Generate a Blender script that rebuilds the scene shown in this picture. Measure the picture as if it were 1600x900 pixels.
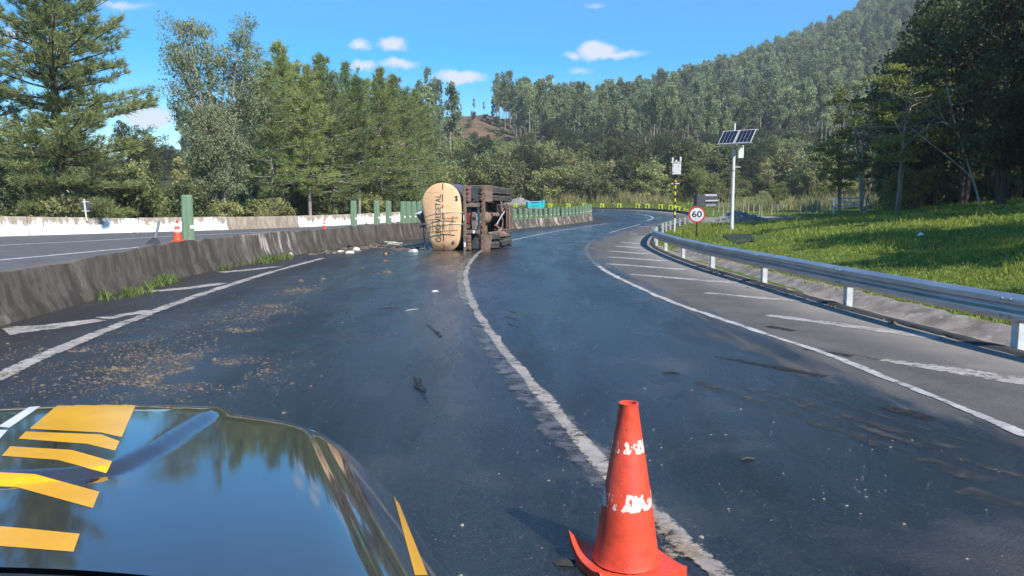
import bpy, math, random
import numpy as np
from mathutils import Vector, Matrix, Euler
from mathutils.bvhtree import BVHTree

R = math.radians
random.seed(7)
for o in list(bpy.data.objects):
    bpy.data.objects.remove(o)
SC = bpy.context.scene
COL = SC.collection

# ------------------------------------------------------------------ camera
F_PX, CX, CY, CAM_H, HOR = 1190.0, 800.0, 450.0, 1.6, 322.0
PITCH = math.atan((CY - HOR) / F_PX)
cam_d = bpy.data.cameras.new('camera')
cam = bpy.data.objects.new('camera', cam_d)
COL.objects.link(cam)
cam.location = (0, 0, CAM_H)
cam.rotation_euler = (R(90) - PITCH, 0, 0)
cam_d.sensor_width = 36.0
cam_d.lens = 36.0 * F_PX / 1600.0
cam_d.clip_start = 0.05
cam_d.clip_end = 6000
SC.camera = cam

# ------------------------------------------------------------------ world and sun
SUN_AZ = (0.62, -0.78)
SUN_EL = R(43)
world = bpy.data.worlds.new('World')
SC.world = world
world.use_nodes = True
wn = world.node_tree
wn.nodes.clear()
w_out = wn.nodes.new('ShaderNodeOutputWorld')
w_bg = wn.nodes.new('ShaderNodeBackground')
w_bg.inputs[1].default_value = 0.10
sky = wn.nodes.new('ShaderNodeTexSky')
sky.sky_type = 'NISHITA'
sky.sun_disc = False
sky.sun_elevation = SUN_EL
sky.sun_rotation = math.atan2(SUN_AZ[0], SUN_AZ[1])
sky.altitude = 100
sky.air_density = 1.0
sky.dust_density = 0.15
sky.ozone_density = 3.0
hsv = wn.nodes.new('ShaderNodeHueSaturation')
hsv.inputs['Saturation'].default_value = 1.7
hsv.inputs['Value'].default_value = 1.28
wn.links.new(sky.outputs[0], hsv.inputs['Color'])
wn.links.new(hsv.outputs[0], w_bg.inputs[0])

def pix_dir(u, v):
    dx, dy = (u - CX) / F_PX, (v - CY) / F_PX
    c, s = math.cos(PITCH), math.sin(PITCH)
    return Vector((dx, c - dy * s, -s - dy * c)).normalized()

# small fair-weather clouds in the sky, each a direction and an angular size
tc = wn.nodes.new('ShaderNodeTexCoord')
cn = wn.nodes.new('ShaderNodeTexNoise')
cn.inputs['Scale'].default_value = 26
cn.inputs['Detail'].default_value = 7
cn.inputs['Roughness'].default_value = 0.62
wn.links.new(tc.outputs['Generated'], cn.inputs['Vector'])
vm = wn.nodes.new('ShaderNodeVectorMath'); vm.operation = 'SUBTRACT'
vm.inputs[1].default_value = (0.5, 0.5, 0.5)
wn.links.new(cn.outputs['Color'], vm.inputs[0])
vs = wn.nodes.new('ShaderNodeVectorMath'); vs.operation = 'SCALE'
vs.inputs['Scale'].default_value = 0.030
wn.links.new(vm.outputs[0], vs.inputs[0])
va = wn.nodes.new('ShaderNodeVectorMath'); va.operation = 'ADD'
wn.links.new(tc.outputs['Generated'], va.inputs[0])
wn.links.new(vs.outputs[0], va.inputs[1])
CLOUDS = [(563, 69, 24, 13, .75), (612, 68, 32, 17, .95), (565, 103, 40, 11, .7), (625, 101, 46, 12, .75),
          (720, 118, 58, 16, 1.0), (936, 80, 46, 20, 1.1), (965, 85, 62, 11, .7), (896, 86, 26, 11, .6), (906, 111, 32, 11, .45),
          (850, 127, 24, 9, .5), (190, 4, 60, 10, .5), (930, 6, 30, 8, .4), (232, 182, 54, 26, 1.0), (20, 60, 60, 18, .6), (650, 165, 46, 16, .8)]
prev = None
for (u, v, su, sv, st) in CLOUDS:
    d = pix_dir(u, v)
    right = Vector((d.y, -d.x, 0)).normalized()
    up = right.cross(d)
    m3 = Matrix((right, d, up)).transposed()
    mp = wn.nodes.new('ShaderNodeMapping'); mp.vector_type = 'TEXTURE'
    mp.inputs['Location'].default_value = d
    mp.inputs['Rotation'].default_value = m3.to_euler()
    mp.inputs['Scale'].default_value = (su * .88 / F_PX, 0.6, sv * .88 / F_PX)
    g = wn.nodes.new('ShaderNodeTexGradient'); g.gradient_type = 'SPHERICAL'
    wn.links.new(va.outputs[0], mp.inputs[0])
    wn.links.new(mp.outputs[0], g.inputs[0])
    ml = wn.nodes.new('ShaderNodeMath'); ml.operation = 'MULTIPLY'
    ml.inputs[1].default_value = st
    wn.links.new(g.outputs['Fac'], ml.inputs[0])
    if prev is None:
        prev = ml
    else:
        mx = wn.nodes.new('ShaderNodeMath'); mx.operation = 'MAXIMUM'
        wn.links.new(prev.outputs[0], mx.inputs[0])
        wn.links.new(ml.outputs[0], mx.inputs[1])
        prev = mx
cr = wn.nodes.new('ShaderNodeMapRange')
cr.interpolation_type = 'SMOOTHSTEP'
cr.inputs['From Min'].default_value = 0.04
cr.inputs['From Max'].default_value = 0.62
cr.inputs['To Max'].default_value = 0.9
wn.links.new(prev.outputs[0], cr.inputs['Value'])
c_bg = wn.nodes.new('ShaderNodeBackground')
c_bg.inputs[0].default_value = (0.93, 0.95, 1.0, 1)
c_bg.inputs[1].default_value = 0.62
w_mix = wn.nodes.new('ShaderNodeMixShader')
wn.links.new(cr.outputs[0], w_mix.inputs[0])
wn.links.new(w_bg.outputs[0], w_mix.inputs[1])
wn.links.new(c_bg.outputs[0], w_mix.inputs[2])
wn.links.new(w_mix.outputs[0], w_out.inputs['Surface'])

sun_d = bpy.data.lights.new('sun', 'SUN')
sun_d.energy = 4.6
sun_d.angle = R(0.5)
sun_d.color = (1.0, 0.94, 0.85)
sun = bpy.data.objects.new('sun', sun_d)
COL.objects.link(sun)
_n = math.hypot(*SUN_AZ)
to_sun = Vector((SUN_AZ[0] / _n * math.cos(SUN_EL), SUN_AZ[1] / _n * math.cos(SUN_EL), math.sin(SUN_EL)))
sun.rotation_euler = to_sun.to_track_quat('Z', 'Y').to_euler()

vsx = SC.view_settings
vsx.view_transform = 'Standard'
vsx.look = 'None'
vsx.exposure = 0.72
vsx.gamma = 1.0
vsx.use_curve_mapping = False
SC.cycles.use_denoising = True
SC.cycles.max_bounces = 5
SC.cycles.adaptive_threshold = 0.02
SC.cycles.transparent_max_bounces = 8
SC.cycles.caustics_reflective = False
SC.cycles.caustics_refractive = False
SC.cycles.sample_clamp_indirect = 6.0
SC.cycles.volume_bounces = 0

# ------------------------------------------------------------------ helpers
def tag(o, label=None, cat=None, group=None, kind=None):
    if label: o['label'] = label
    if cat: o['category'] = cat
    if group: o['group'] = group
    if kind: o['kind'] = kind
    return o

def empty(name, loc=(0, 0, 0), rz_=0.0, label=None, cat=None, group=None):
    o = bpy.data.objects.new(name, None)
    o.empty_display_size = 0.2
    COL.objects.link(o)
    o.location = loc
    o.rotation_euler = (0, 0, rz_)
    return tag(o, label, cat, group)

def link(name, me, mat=None, parent=None):
    o = bpy.data.objects.new(name, me)
    COL.objects.link(o)
    if mat is not None and len(me.materials) == 0:
        me.materials.append(mat)
    if parent is not None:
        o.parent = parent
    return o

def mesh_np(name, V, Fc, smooth=False):
    """mesh from numpy arrays; Fc is (n,3) or (n,4)"""
    me = bpy.data.meshes.new(name)
    V = np.asarray(V, dtype=np.float32)
    Fc = np.asarray(Fc, dtype=np.int32)
    k = Fc.shape[1]
    me.vertices.add(len(V)); me.vertices.foreach_set('co', V.ravel())
    me.loops.add(Fc.size); me.loops.foreach_set('vertex_index', Fc.ravel())
    me.polygons.add(len(Fc))
    me.polygons.foreach_set('loop_start', np.arange(0, Fc.size, k, dtype=np.int32))
    if smooth:
        me.polygons.foreach_set('use_smooth', np.ones(len(Fc), dtype=bool))
    me.update(calc_edges=True)
    return me

class MB:
    """collects boxes, tubes and lofts and links them as one mesh"""
    def __init__(self): self.v = []; self.f = []
    def add(self, V, Fc):
        n = len(self.v)
        self.v += [tuple(p) for p in V]
        self.f += [tuple(i + n for i in q) for q in Fc]
        return self
    def box(self, c, s, rot=None, bev=0.0, taper=1.0):
        hx, hy, hz = s[0] / 2, s[1] / 2, s[2] / 2
        if bev <= 0:
            pts = [Vector((x * hx * (taper if z > 0 else 1), y * hy * (taper if z > 0 else 1), z * hz)) for z in (-1, 1) for y in (-1, 1) for x in (-1, 1)]
            fs = [(0, 2, 3, 1), (4, 5, 7, 6), (0, 1, 5, 4), (2, 6, 7, 3), (0, 4, 6, 2), (1, 3, 7, 5)]
        else:
            b = min(bev, hx * .9, hy * .9, hz * .9)
            pts = []; idx = {}
            for sx in (-1, 1):
                for sy in (-1, 1):
                    for sz in (-1, 1):
                        for a in range(3):
                            q = [sx * hx, sy * hy, sz * hz]
                            for j in range(3):
                                if j != a: q[j] -= (sx, sy, sz)[j] * b
                            idx[(sx, sy, sz, a)] = len(pts)
                            pts.append(Vector(q))
            fs = []
            for a in range(3):
                b1, b2 = [(1, 2), (2, 0), (0, 1)][a]
                for s_ in (-1, 1):
                    ring = []
                    for (p, q) in ((-1, -1), (1, -1), (1, 1), (-1, 1)):
                        k = [0, 0, 0]; k[a] = s_; k[b1] = p; k[b2] = q
                        ring.append(idx[(k[0], k[1], k[2], a)])
                    fs.append(tuple(ring if s_ > 0 else ring[::-1]))
            for a in range(3):
                b1, b2 = [(1, 2), (2, 0), (0, 1)][a]
                for p in (-1, 1):
                    for q in (-1, 1):
                        k0 = [0, 0, 0]; k0[b1] = p; k0[b2] = q; k1 = list(k0)
                        k0[a] = -1; k1[a] = 1
                        fs.append((idx[(*k0, b1)], idx[(*k1, b1)], idx[(*k1, b2)], idx[(*k0, b2)]))
            for sx in (-1, 1):
                for sy in (-1, 1):
                    for sz in (-1, 1):
                        fs.append((idx[(sx, sy, sz, 0)], idx[(sx, sy, sz, 1)], idx[(sx, sy, sz, 2)]))
        if rot is not None:
            m = Euler(rot).to_matrix(); pts = [m @ p for p in pts]
        c = Vector(c)
        return self.add([p + c for p in pts], fs)
    def tube(self, pts, rads, n=8, cap=True):
        pts = [Vector(p) for p in pts]
        if not isinstance(rads, (list, tuple)): rads = [rads] * len(pts)
        V = []; Fc = []
        for i, p in enumerate(pts):
            t = (pts[min(i + 1, len(pts) - 1)] - pts[max(i - 1, 0)])
            t = t.normalized() if t.length > 1e-9 else Vector((0, 0, 1))
            ref = Vector((0, 0, 1)) if abs(t.z) < .9 else Vector((1, 0, 0))
            a = t.cross(ref).normalized(); b = t.cross(a)
            for k in range(n):
                w = 2 * math.pi * k / n
                V.append(p + (a * math.cos(w) + b * math.sin(w)) * rads[i])
        for i in range(len(pts) - 1):
            for k in range(n):
                k2 = (k + 1) % n
                Fc.append((i * n + k, i * n + k2, (i + 1) * n + k2, (i + 1) * n + k))
        if cap:
            Fc.append(tuple(range(n))[::-1]); Fc.append(tuple((len(pts) - 1) * n + k for k in range(n)))
        return self.add(V, Fc)
    def lathe(self, prof, n=24, c=(0, 0, 0), rot=None, cap=True):
        V = []; Fc = []
        for (r, z) in prof:
            for k in range(n):
                w = 2 * math.pi * k / n
                V.append(Vector((r * math.cos(w), r * math.sin(w), z)))
        for i in range(len(prof) - 1):
            for k in range(n):
                k2 = (k + 1) % n
                Fc.append((i * n + k, i * n + k2, (i + 1) * n + k2, (i + 1) * n + k))
        if cap:
            Fc.append(tuple(range(n))[::-1]); Fc.append(tuple((len(prof) - 1) * n + k for k in range(n)))
        if rot is not None:
            m = Euler(rot).to_matrix(); V = [m @ p for p in V]
        c = Vector(c)
        return self.add([p + c for p in V], Fc)
    def prism(self, poly, ex, org=(0, 0, 0)):
        """poly: list of 3d points; ex: extrusion vector"""
        n = len(poly); org = Vector(org); ex = Vector(ex)
        V = [Vector(p) + org for p in poly] + [Vector(p) + org + ex for p in poly]
        Fc = [tuple(range(n))[::-1], tuple(range(n, 2 * n))]
        for k in range(n):
            k2 = (k + 1) % n
            Fc.append((k, k2, n + k2, n + k))
        return self.add(V, Fc)
    def build(self, name, mat, parent=None, smooth=False, fix=True):
        me = bpy.data.meshes.new(name)
        me.from_pydata(self.v, [], self.f)
        if fix:
            import bmesh
            bm = bmesh.new(); bm.from_mesh(me)
            bmesh.ops.recalc_face_normals(bm, faces=bm.faces)
            bm.to_mesh(me); bm.free()
        if smooth:
            me.polygons.foreach_set('use_smooth', [True] * len(me.polygons))
            try: me.set_sharp_from_angle(angle=R(38))
            except Exception: pass
        me.update()
        return link(name, me, mat, parent)

def copy_tree(o, parent=None):
    c = o.copy(); COL.objects.link(c); c.parent = parent
    for ch in list(o.children):
        copy_tree(ch, c)
    return c

def spline(pts, step=0.5):
    """Catmull-Rom through points (any dimension), resampled"""
    P = np.array(pts, dtype=float)
    P = np.vstack([2 * P[0] - P[1], P, 2 * P[-1] - P[-2]])
    out = []
    for i in range(1, len(P) - 2):
        n = max(2, int(np.linalg.norm(P[i + 1] - P[i]) / step))
        t = np.linspace(0, 1, n, endpoint=False)[:, None]
        out.append(.5 * ((2 * P[i]) + (-P[i - 1] + P[i + 1]) * t + (2 * P[i - 1] - 5 * P[i] + 4 * P[i + 1] - P[i + 2]) * t ** 2
                         + (-P[i - 1] + 3 * P[i] - 3 * P[i + 1] + P[i + 2]) * t ** 3))
    out.append(P[-2][None])
    return np.vstack(out)

# ------------------------------------------------------------------ materials
def new_mat(name):
    m = bpy.data.materials.new(name); m.use_nodes = True
    return m, m.node_tree, m.node_tree.nodes['Principled BSDF']

def N(nt, kind, **kw):
    n = nt.nodes.new(kind)
    for k, v in kw.items():
        if k in n.inputs: n.inputs[k].default_value = v
        else: setattr(n, k, v)
    return n

def noise(nt, vec, scale, detail=4, rough=.55, dist=0.0):
    n = N(nt, 'ShaderNodeTexNoise')
    n.inputs['Scale'].default_value = scale; n.inputs['Detail'].default_value = detail
    n.inputs['Roughness'].default_value = rough; n.inputs['Distortion'].default_value = dist
    if vec is not None: nt.links.new(vec, n.inputs['Vector'])
    return n.outputs['Fac']

def ramp(nt, fac, a, b, lo=0.0, hi=1.0):
    n = N(nt, 'ShaderNodeMapRange'); n.interpolation_type = 'SMOOTHSTEP'
    n.inputs['From Min'].default_value = a; n.inputs['From Max'].default_value = b
    n.inputs['To Min'].default_value = lo; n.inputs['To Max'].default_value = hi
    nt.links.new(fac, n.inputs['Value'])
    return n.outputs[0]

def mixc(nt, fac, c1, c2):
    n = N(nt, 'ShaderNodeMix'); n.data_type = 'RGBA'
    for s, c in ((6, c1), (7, c2)):
        if isinstance(c, (tuple, list)): n.inputs[s].default_value = (*c, 1)
        else: nt.links.new(c, n.inputs[s])
    if isinstance(fac, (int, float)): n.inputs[0].default_value = fac
    else: nt.links.new(fac, n.inputs[0])
    return n.outputs[2]

def math_(nt, op, a, b=None):
    n = N(nt, 'ShaderNodeMath'); n.operation = op
    for i, x in enumerate((a, b)):
        if x is None: continue
        if isinstance(x, (int, float)): n.inputs[i].default_value = x
        else: nt.links.new(x, n.inputs[i])
    return n.outputs[0]

def coords(nt, which='Object', stretch=None):
    if which == 'World':
        g = N(nt, 'ShaderNodeNewGeometry'); out = g.outputs['Position']
    else:
        out = N(nt, 'ShaderNodeTexCoord').outputs[which]
    if stretch:
        mp = N(nt, 'ShaderNodeMapping'); mp.inputs['Scale'].default_value = stretch
        nt.links.new(out, mp.inputs[0]); out = mp.outputs[0]
    return out

def bump(nt, bsdf, h, strength=.3, dist=.02):
    b = N(nt, 'ShaderNodeBump'); b.inputs['Strength'].default_value = strength; b.inputs['Distance'].default_value = dist
    nt.links.new(h, b.inputs['Height']); nt.links.new(b.outputs[0], bsdf.inputs['Normal'])

def basic(name, c1, c2=None, rough=.6, scale=6, metal=0.0, bmp=0.0, stretch=None, lo=.35, hi=.65, which='Object', spec=.5, bscale=None, c3=None):
    m, nt, b = new_mat(name)
    b.inputs['Roughness'].default_value = rough; b.inputs['Metallic'].default_value = metal
    b.inputs['Specular IOR Level'].default_value = spec
    v = coords(nt, which, stretch)
    if c2 is None:
        c2 = tuple(x * .8 for x in c1)
    f = noise(nt, v, scale, 6, .6)
    col = mixc(nt, ramp(nt, f, lo, hi), c1, c2)
    if c3 is not None:
        f3 = noise(nt, v, scale * 2.7, 5, .65)
        col = mixc(nt, ramp(nt, f3, .55, .7), col, c3)
    nt.links.new(col, b.inputs['Base Color'])
    if bmp > 0:
        bump(nt, b, noise(nt, v, bscale or scale * 6, 4, .6), bmp, .01)
    return m

def foliage(name, c1, c2, c3, transl=.35, rough=.55, scale=.6, vary=.25, gain=1.7):
    m, nt, b = new_mat(name)
    oi = N(nt, 'ShaderNodeObjectInfo')
    v = coords(nt, 'World')
    f1 = noise(nt, v, scale, 3)
    col = mixc(nt, ramp(nt, f1, .35, .65), c1, c2)
    col = mixc(nt, math_(nt, 'MULTIPLY', oi.outputs['Random'], .75), col, c3)
    f2 = noise(nt, v, 6.0, 2)
    h = N(nt, 'ShaderNodeHueSaturation')
    rv_ = N(nt, 'ShaderNodeMapRange'); rv_.inputs['To Min'].default_value = 1 - vary; rv_.inputs['To Max'].default_value = 1 + vary
    nt.links.new(math_(nt, 'FRACT', math_(nt, 'MULTIPLY', oi.outputs['Random'], 7.31)), rv_.inputs['Value'])
    nt.links.new(math_(nt, 'MULTIPLY', math_(nt, 'MULTIPLY', ramp(nt, f2, .3, .7, .75, 1.3), rv_.outputs[0]), gain), h.inputs['Value'])
    nt.links.new(col, h.inputs['Color'])
    col = h.outputs[0]
    nt.links.new(col, b.inputs['Base Color'])
    b.inputs['Roughness'].default_value = rough
    b.inputs['Specular IOR Level'].default_value = .35
    tr = N(nt, 'ShaderNodeBsdfTranslucent')
    nt.links.new(col, tr.inputs['Color'])
    ms = N(nt, 'ShaderNodeMixShader'); ms.inputs[0].default_value = transl
    nt.links.new(b.outputs[0], ms.inputs[1]); nt.links.new(tr.outputs[0], ms.inputs[2])
    nt.links.new(ms.outputs[0], nt.nodes['Material Output'].inputs['Surface'])
    return m

M = {}
M['bark_pine'] = basic('bark_pine', (.11, .085, .065), (.055, .042, .034), .9, 7, bmp=.5, stretch=(1, 1, .25))
M['bark_euc'] = basic('bark_euc', (.42, .37, .31), (.20, .16, .125), .8, 2.5, bmp=.2, stretch=(2, 2, .4))
M['bark_pale'] = basic('bark_pale', (.34, .31, .27), (.17, .145, .12), .85, 3, bmp=.2, stretch=(2, 2, .4))
M['dead_wood'] = basic('dead_wood', (.46, .42, .36), (.28, .25, .21), .85, 4, stretch=(1, 1, .4))
M['leaf_pine'] = foliage('leaf_pine', (.086, .112, .052), (.124, .145, .062), (.135, .145, .052), .45, gain=2.3)
M['leaf_pine2'] = foliage('leaf_pine2', (.086, .120, .050), (.128, .152, .056), (.150, .160, .048), .45, gain=2.3)
M['leaf_euc'] = foliage('leaf_euc', (.104, .130, .078), (.148, .168, .100), (.13, .145, .066), .42, gain=2.2)
M['leaf_far'] = foliage('leaf_far', (.092, .122, .064), (.132, .156, .076), (.118, .136, .050), .42, scale=.05, vary=.38, gain=1.95)
M['leaf_bush'] = foliage('leaf_bush', (.112, .138, .046), (.145, .160, .058), (.172, .156, .064), .45, scale=.15, vary=.45, gain=1.95)
M['leaf_bushd'] = foliage('leaf_bushd', (.070, .100, .040), (.095, .120, .046), (.110, .115, .050), .45, scale=.15, vary=.35)
M['leaf_olive'] = foliage('leaf_olive', (.165, .160, .070), (.195, .180, .085), (.16, .17, .06), .45, scale=.15, vary=.35)
M['leaf_bright'] = foliage('leaf_bright', (.125, .165, .034), (.160, .19, .050), (.165, .175, .055), .5, gain=1.45)
M['leaf_dark'] = foliage('leaf_dark', (.038, .060, .028), (.058, .082, .030), (.088, .098, .028), .3, gain=1.2)
M['leaf_yellow'] = foliage('leaf_yellow', (.140, .158, .034), (.175, .178, .048), (.13, .15, .04), .5, gain=1.6)
M['reed'] = foliage('reed', (.32, .29, .125), (.24, .24, .095), (.36, .31, .165), .4, gain=1.1)
M['grass'] = foliage('grass', (.165, .220, .030), (.245, .265, .050), (.20, .225, .045), .5, scale=.45, gain=1.4)
M['weed'] = foliage('weed', (.10, .17, .03), (.16, .20, .05), (.12, .16, .04), .4, gain=1.2)

# ------------------------------------------------------------------ terrain
def sstep(x, a, b):
    t = np.clip((np.asarray(x, float) - a) / (b - a), 0, 1)
    return t * t * (3 - 2 * t)

def rz(y):
    return 1.1 * sstep(y, 52, 108)

XR = np.array([(9.6, -12), (8.4, -6), (7.1, 0), (6.1, 4), (5.45, 8), (5.20, 11.4), (5.10, 15), (4.98, 18.5), (5.02, 22), (5.16, 25), (5.45, 29), (5.95, 32.5), (7.15, 38.5), (9.2, 47), (11.0, 53.5), (13.2, 60.5), (16.2, 69), (19, 76), (30, 100)])
XM = np.array([(-5.4, -12), (-5.9, 0), (-6.5, 6), (-6.75, 9.9), (-7.05, 13), (-7.3, 17), (-7.15, 21.2), (-6.75, 26.8), (-5.6, 33), (-4.1, 38), (-2.2, 44.5), (0.0, 52.5), (3.4, 60), (6.6, 67.5), (7.7, 72)])
XF = np.array([(-60, -12), (-52, 0), (-46, 10), (-38, 22), (-30.2, 36), (-24, 45), (-18, 54), (-12.6, 63), (-9, 72), (-7.4, 80), (-8.5, 88)])
xr = lambda y: np.interp(y, XR[:, 1], XR[:, 0])
xm = lambda y: np.interp(y, XM[:, 1], XM[:, 0])
xf = lambda y: np.interp(y, XF[:, 1], XF[:, 0])

_rng = np.random.default_rng(11)
_ph = _rng.uniform(0, 6.28, (6, 2))
def wob(x, y, s):
    z = 0
    for i in range(6):
        k = s * (1.0 + .7 * i); a = i * 1.9
        z = z + np.sin((x * math.cos(a) + y * math.sin(a)) * k + _ph[i, 0]) / (1 + .6 * i)
    return z / 2.4

U_C = [-600, 0, 300, 600, 690, 745, 800, 900, 1000, 1100, 1200, 1300, 1370, 1450, 1600, 2200]
ROW_C = [250, 250, 248, 215, 183, 180, 190, 206, 186, 150, 112, 72, 12, -75, -150, -220]
Y_C = [330, 330, 330, 330, 345, 350, 372, 430, 500, 570, 630, 680, 710, 740, 760, 800]
def T(x, y):
    x = np.asarray(x, float); y = np.asarray(y, float)
    yy = np.maximum(y, 1.0)
    z = rz(yy)
    # right verge: shallow gutter, then a grass bank
    dr = x - xr(y)
    s = np.interp(y, [0, 30, 48, 64, 80], [.15, .135, .115, .035, .01])
    cap = np.interp(y, [0, 80, 120], [7, 5, 0])
    rise = s * np.maximum(0, dr - 1.25)
    rise = cap * (1 - np.exp(-rise / np.maximum(cap, .01))) if np.ndim(cap) == 0 else np.where(cap > .01, cap * (1 - np.exp(-rise / np.maximum(cap, .01))), 0)
    gut = -.17 * np.exp(-((dr - .72) / .33) ** 2) * sstep(y, 75, 60)
    lump = (.10 * wob(x, y, .55) + .035 * wob(x + 9, y, 1.9)) * sstep(dr, 1.2, 4) * sstep(y, 110, 60)
    # grassed dip beside the gravel yard
    ax, ay = (x - 19.0) * .92 + (y - 51) * .38, -(x - 19.0) * .38 + (y - 51) * .92
    dip = -.75 * np.exp(-(ax / 1.5) ** 2 - (ay / 3.2) ** 2)
    z = z + rise + gut + lump + dip
    # beyond the outer bend
    u = 800 + F_PX * x / yy
    back = np.interp(y, [100, 117, 131, 180], [0, .0, 1.0, 8.0])
    zH = np.interp(u, [-600, 0, 500, 600, 740, 850, 1100, 1600, 2200], [12, 14, 16, 20, 28, 25, 25, 32, 36])
    yc = np.interp(u, U_C, Y_C)
    zc = 1.6 + (HOR - np.interp(u, U_C, ROW_C)) * yc / F_PX
    t1 = np.clip((y - 180) / 120, 0, 1)
    t2 = np.clip((y - 300) / np.maximum(yc - 300, 1), 0, 1)
    hill = np.where(y < 180, back, np.where(y < 300, 8.0 + (zH - 9.1) * t1, (zH - 1.1) + (zc - zH) * (t2 * (1.25 - .25 * t2))))
    hill = hill - .12 * np.maximum(0, y - yc)
    z = np.where(y > 100, z * sstep(y, 200, 100) + rz(yy) * (1 - sstep(y, 200, 100)) + hill + .5 * wob(x, y, .06) * sstep(y, 120, 200), z)
    # ground falls away left of the far barrier
    dl = xf(np.minimum(y, 88)) - x
    z = z - np.where(y < 100, .9 * sstep(dl, 1.0, 12) * sstep(y, 100, 70), 0)
    return z

def Tz(x, y):
    return float(T(x, y))

def gp(u, v, off=0.0):
    """ground point seen at a place in the photograph"""
    d = pix_dir(u, v)
    t0, t = .5, .5
    while t < 1500:
        p = Vector((0, 0, CAM_H)) + d * t
        if p.z < Tz(p.x, p.y) + off:
            a, b = t0, t
            for _ in range(40):
                m = (a + b) / 2; p = Vector((0, 0, CAM_H)) + d * m
                if p.z < Tz(p.x, p.y) + off: b = m
                else: a = m
            return Vector((0, 0, CAM_H)) + d * b
        t0 = t; t += max(.1, t * .01)
    return Vector((0, 0, CAM_H)) + d * 300

def at(u, v, Y):
    d = pix_dir(u, v)
    return Vector((0, 0, CAM_H)) + d * (Y / d.y)

def axis(fine, growth_end, neg_end=None):
    a = list(fine)
    st = a[1] - a[0]
    s = a[-1] - a[-2]
    while a[-1] < growth_end:
        s = min(s * 1.09, 14); a.append(a[-1] + s)
    if neg_end is not None:
        s = st
        while a[0] > neg_end:
            s = min(s * 1.12, 20); a.insert(0, a[0] - s)
    return np.array(a)
gx = axis(np.arange(-12, 34, .45), 1000, -700)
gy = axis(np.arange(-2, 90, .5), 1100, -60)
GX, GY = np.meshgrid(gx, gy)
GZ = T(GX, GY)
nx_, ny_ = len(gx), len(gy)
ii = np.arange(nx_ * ny_).reshape(ny_, nx_)
Fg = np.stack([ii[:-1, :-1], ii[:-1, 1:], ii[1:, 1:], ii[1:, :-1]], -1).reshape(-1, 4)
g_me = mesh_np('ground', np.stack([GX, GY, GZ], -1).reshape(-1, 3), Fg, True)
# colour masks of the ground: gravel yard, bare clear-cut, forest floor
Ug = 800 + F_PX * GX / np.maximum(GY, 1)
Vg = HOR - F_PX * (GZ - CAM_H) / np.maximum(GY, 1)
grav = sstep(np.hypot((GX - 23) / 8.5, (GY - 70) / 8), 1.15, .85)
grav = np.maximum(grav, sstep(np.hypot((GX - 27.5) / 5, (GY - 60.5) / 4.5), 1.1, .8))
grav = np.maximum(grav, sstep(np.hypot((GX - 19) / 3.0, (GY - 71) / 5), 1.1, .8))
clear = sstep(Ug, 676, 700) * sstep(Ug, 822, 795) * sstep(GY, 215, 240) * sstep(GY, 480, 430)
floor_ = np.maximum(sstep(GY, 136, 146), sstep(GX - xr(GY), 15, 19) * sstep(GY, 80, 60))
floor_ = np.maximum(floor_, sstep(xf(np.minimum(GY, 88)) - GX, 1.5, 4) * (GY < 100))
orange = sstep(np.hypot((GX - 27.2) / 3.6, (GY - 72) / 3.0), 1.1, .5)
ca = g_me.color_attributes.new('mask', 'FLOAT_COLOR', 'POINT')
ca.data.foreach_set('color', np.stack([grav, clear, floor_, orange], -1).astype(np.float32).ravel())

m, nt, b = new_mat('ground')
v = coords(nt, 'World')
att = N(nt, 'ShaderNodeVertexColor'); att.layer_name = 'mask'
sep = N(nt, 'ShaderNodeSeparateColor'); nt.links.new(att.outputs['Color'], sep.inputs[0])
n1 = noise(nt, v, .7, 5); n2 = noise(nt, v, 7, 5, .7)
gcol = mixc(nt, ramp(nt, n1, .3, .7), (.075, .125, .022), (.115, .165, .035))
gcol = mixc(nt, ramp(nt, n2, .5, .8), gcol, (.13, .12, .05))
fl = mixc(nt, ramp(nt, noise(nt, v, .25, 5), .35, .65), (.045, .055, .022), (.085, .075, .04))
gr = mixc(nt, ramp(nt, n2, .3, .7), (.20, .19, .175), (.29, .27, .25))
cl = mixc(nt, ramp(nt, noise(nt, v, .14, 8, .75), .42, .58), (.20, .115, .07), (.105, .085, .05))
cl = mixc(nt, ramp(nt, noise(nt, v, .06, 6, .7), .52, .62), cl, (.10, .11, .045))
og = (.36, .23, .13)
def masked(ch):
    e = math_(nt, 'ADD', ch, math_(nt, 'MULTIPLY', math_(nt, 'SUBTRACT', n2, .5), .9))
    return ramp(nt, e, .35, .65)
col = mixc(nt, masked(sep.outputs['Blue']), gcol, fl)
col = mixc(nt, masked(sep.outputs['Green']), col, cl)
col = mixc(nt, masked(sep.outputs['Red']), col, gr)
col = mixc(nt, masked(att.outputs['Alpha']), col, og)
nt.links.new(col, b.inputs['Base Color'])
b.inputs['Roughness'].default_value = .95
b.inputs['Specular IOR Level'].default_value = .1
bump(nt, b, noise(nt, v, 3.0, 8, .75), .8, .12)
tag(link('ground', g_me, m), kind='structure')

# ------------------------------------------------------------------ roads
def rows_mesh(name, ys, fl_, fr_, dz, ncross, attr=None):
    V = []; A = []
    for y in ys:
        a, c = float(fl_(y)), float(fr_(y))
        for k in range(ncross + 1):
            x = a + (c - a) * k / ncross
            V.append((x, y, rz(y) + dz)); A.append((x - a, c - x, y))
    n = ncross + 1
    i = np.arange(len(ys) * n).reshape(len(ys), n)
    Fc = np.stack([i[:-1, :-1], i[:-1, 1:], i[1:, 1:], i[1:, :-1]], -1).reshape(-1, 4)
    me = mesh_np(name, V, Fc, True)
    at_ = me.attributes.new('edge', 'FLOAT_VECTOR', 'POINT')
    at_.data.foreach_set('vector', np.array(A, dtype=np.float32).ravel())
    return me

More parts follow.
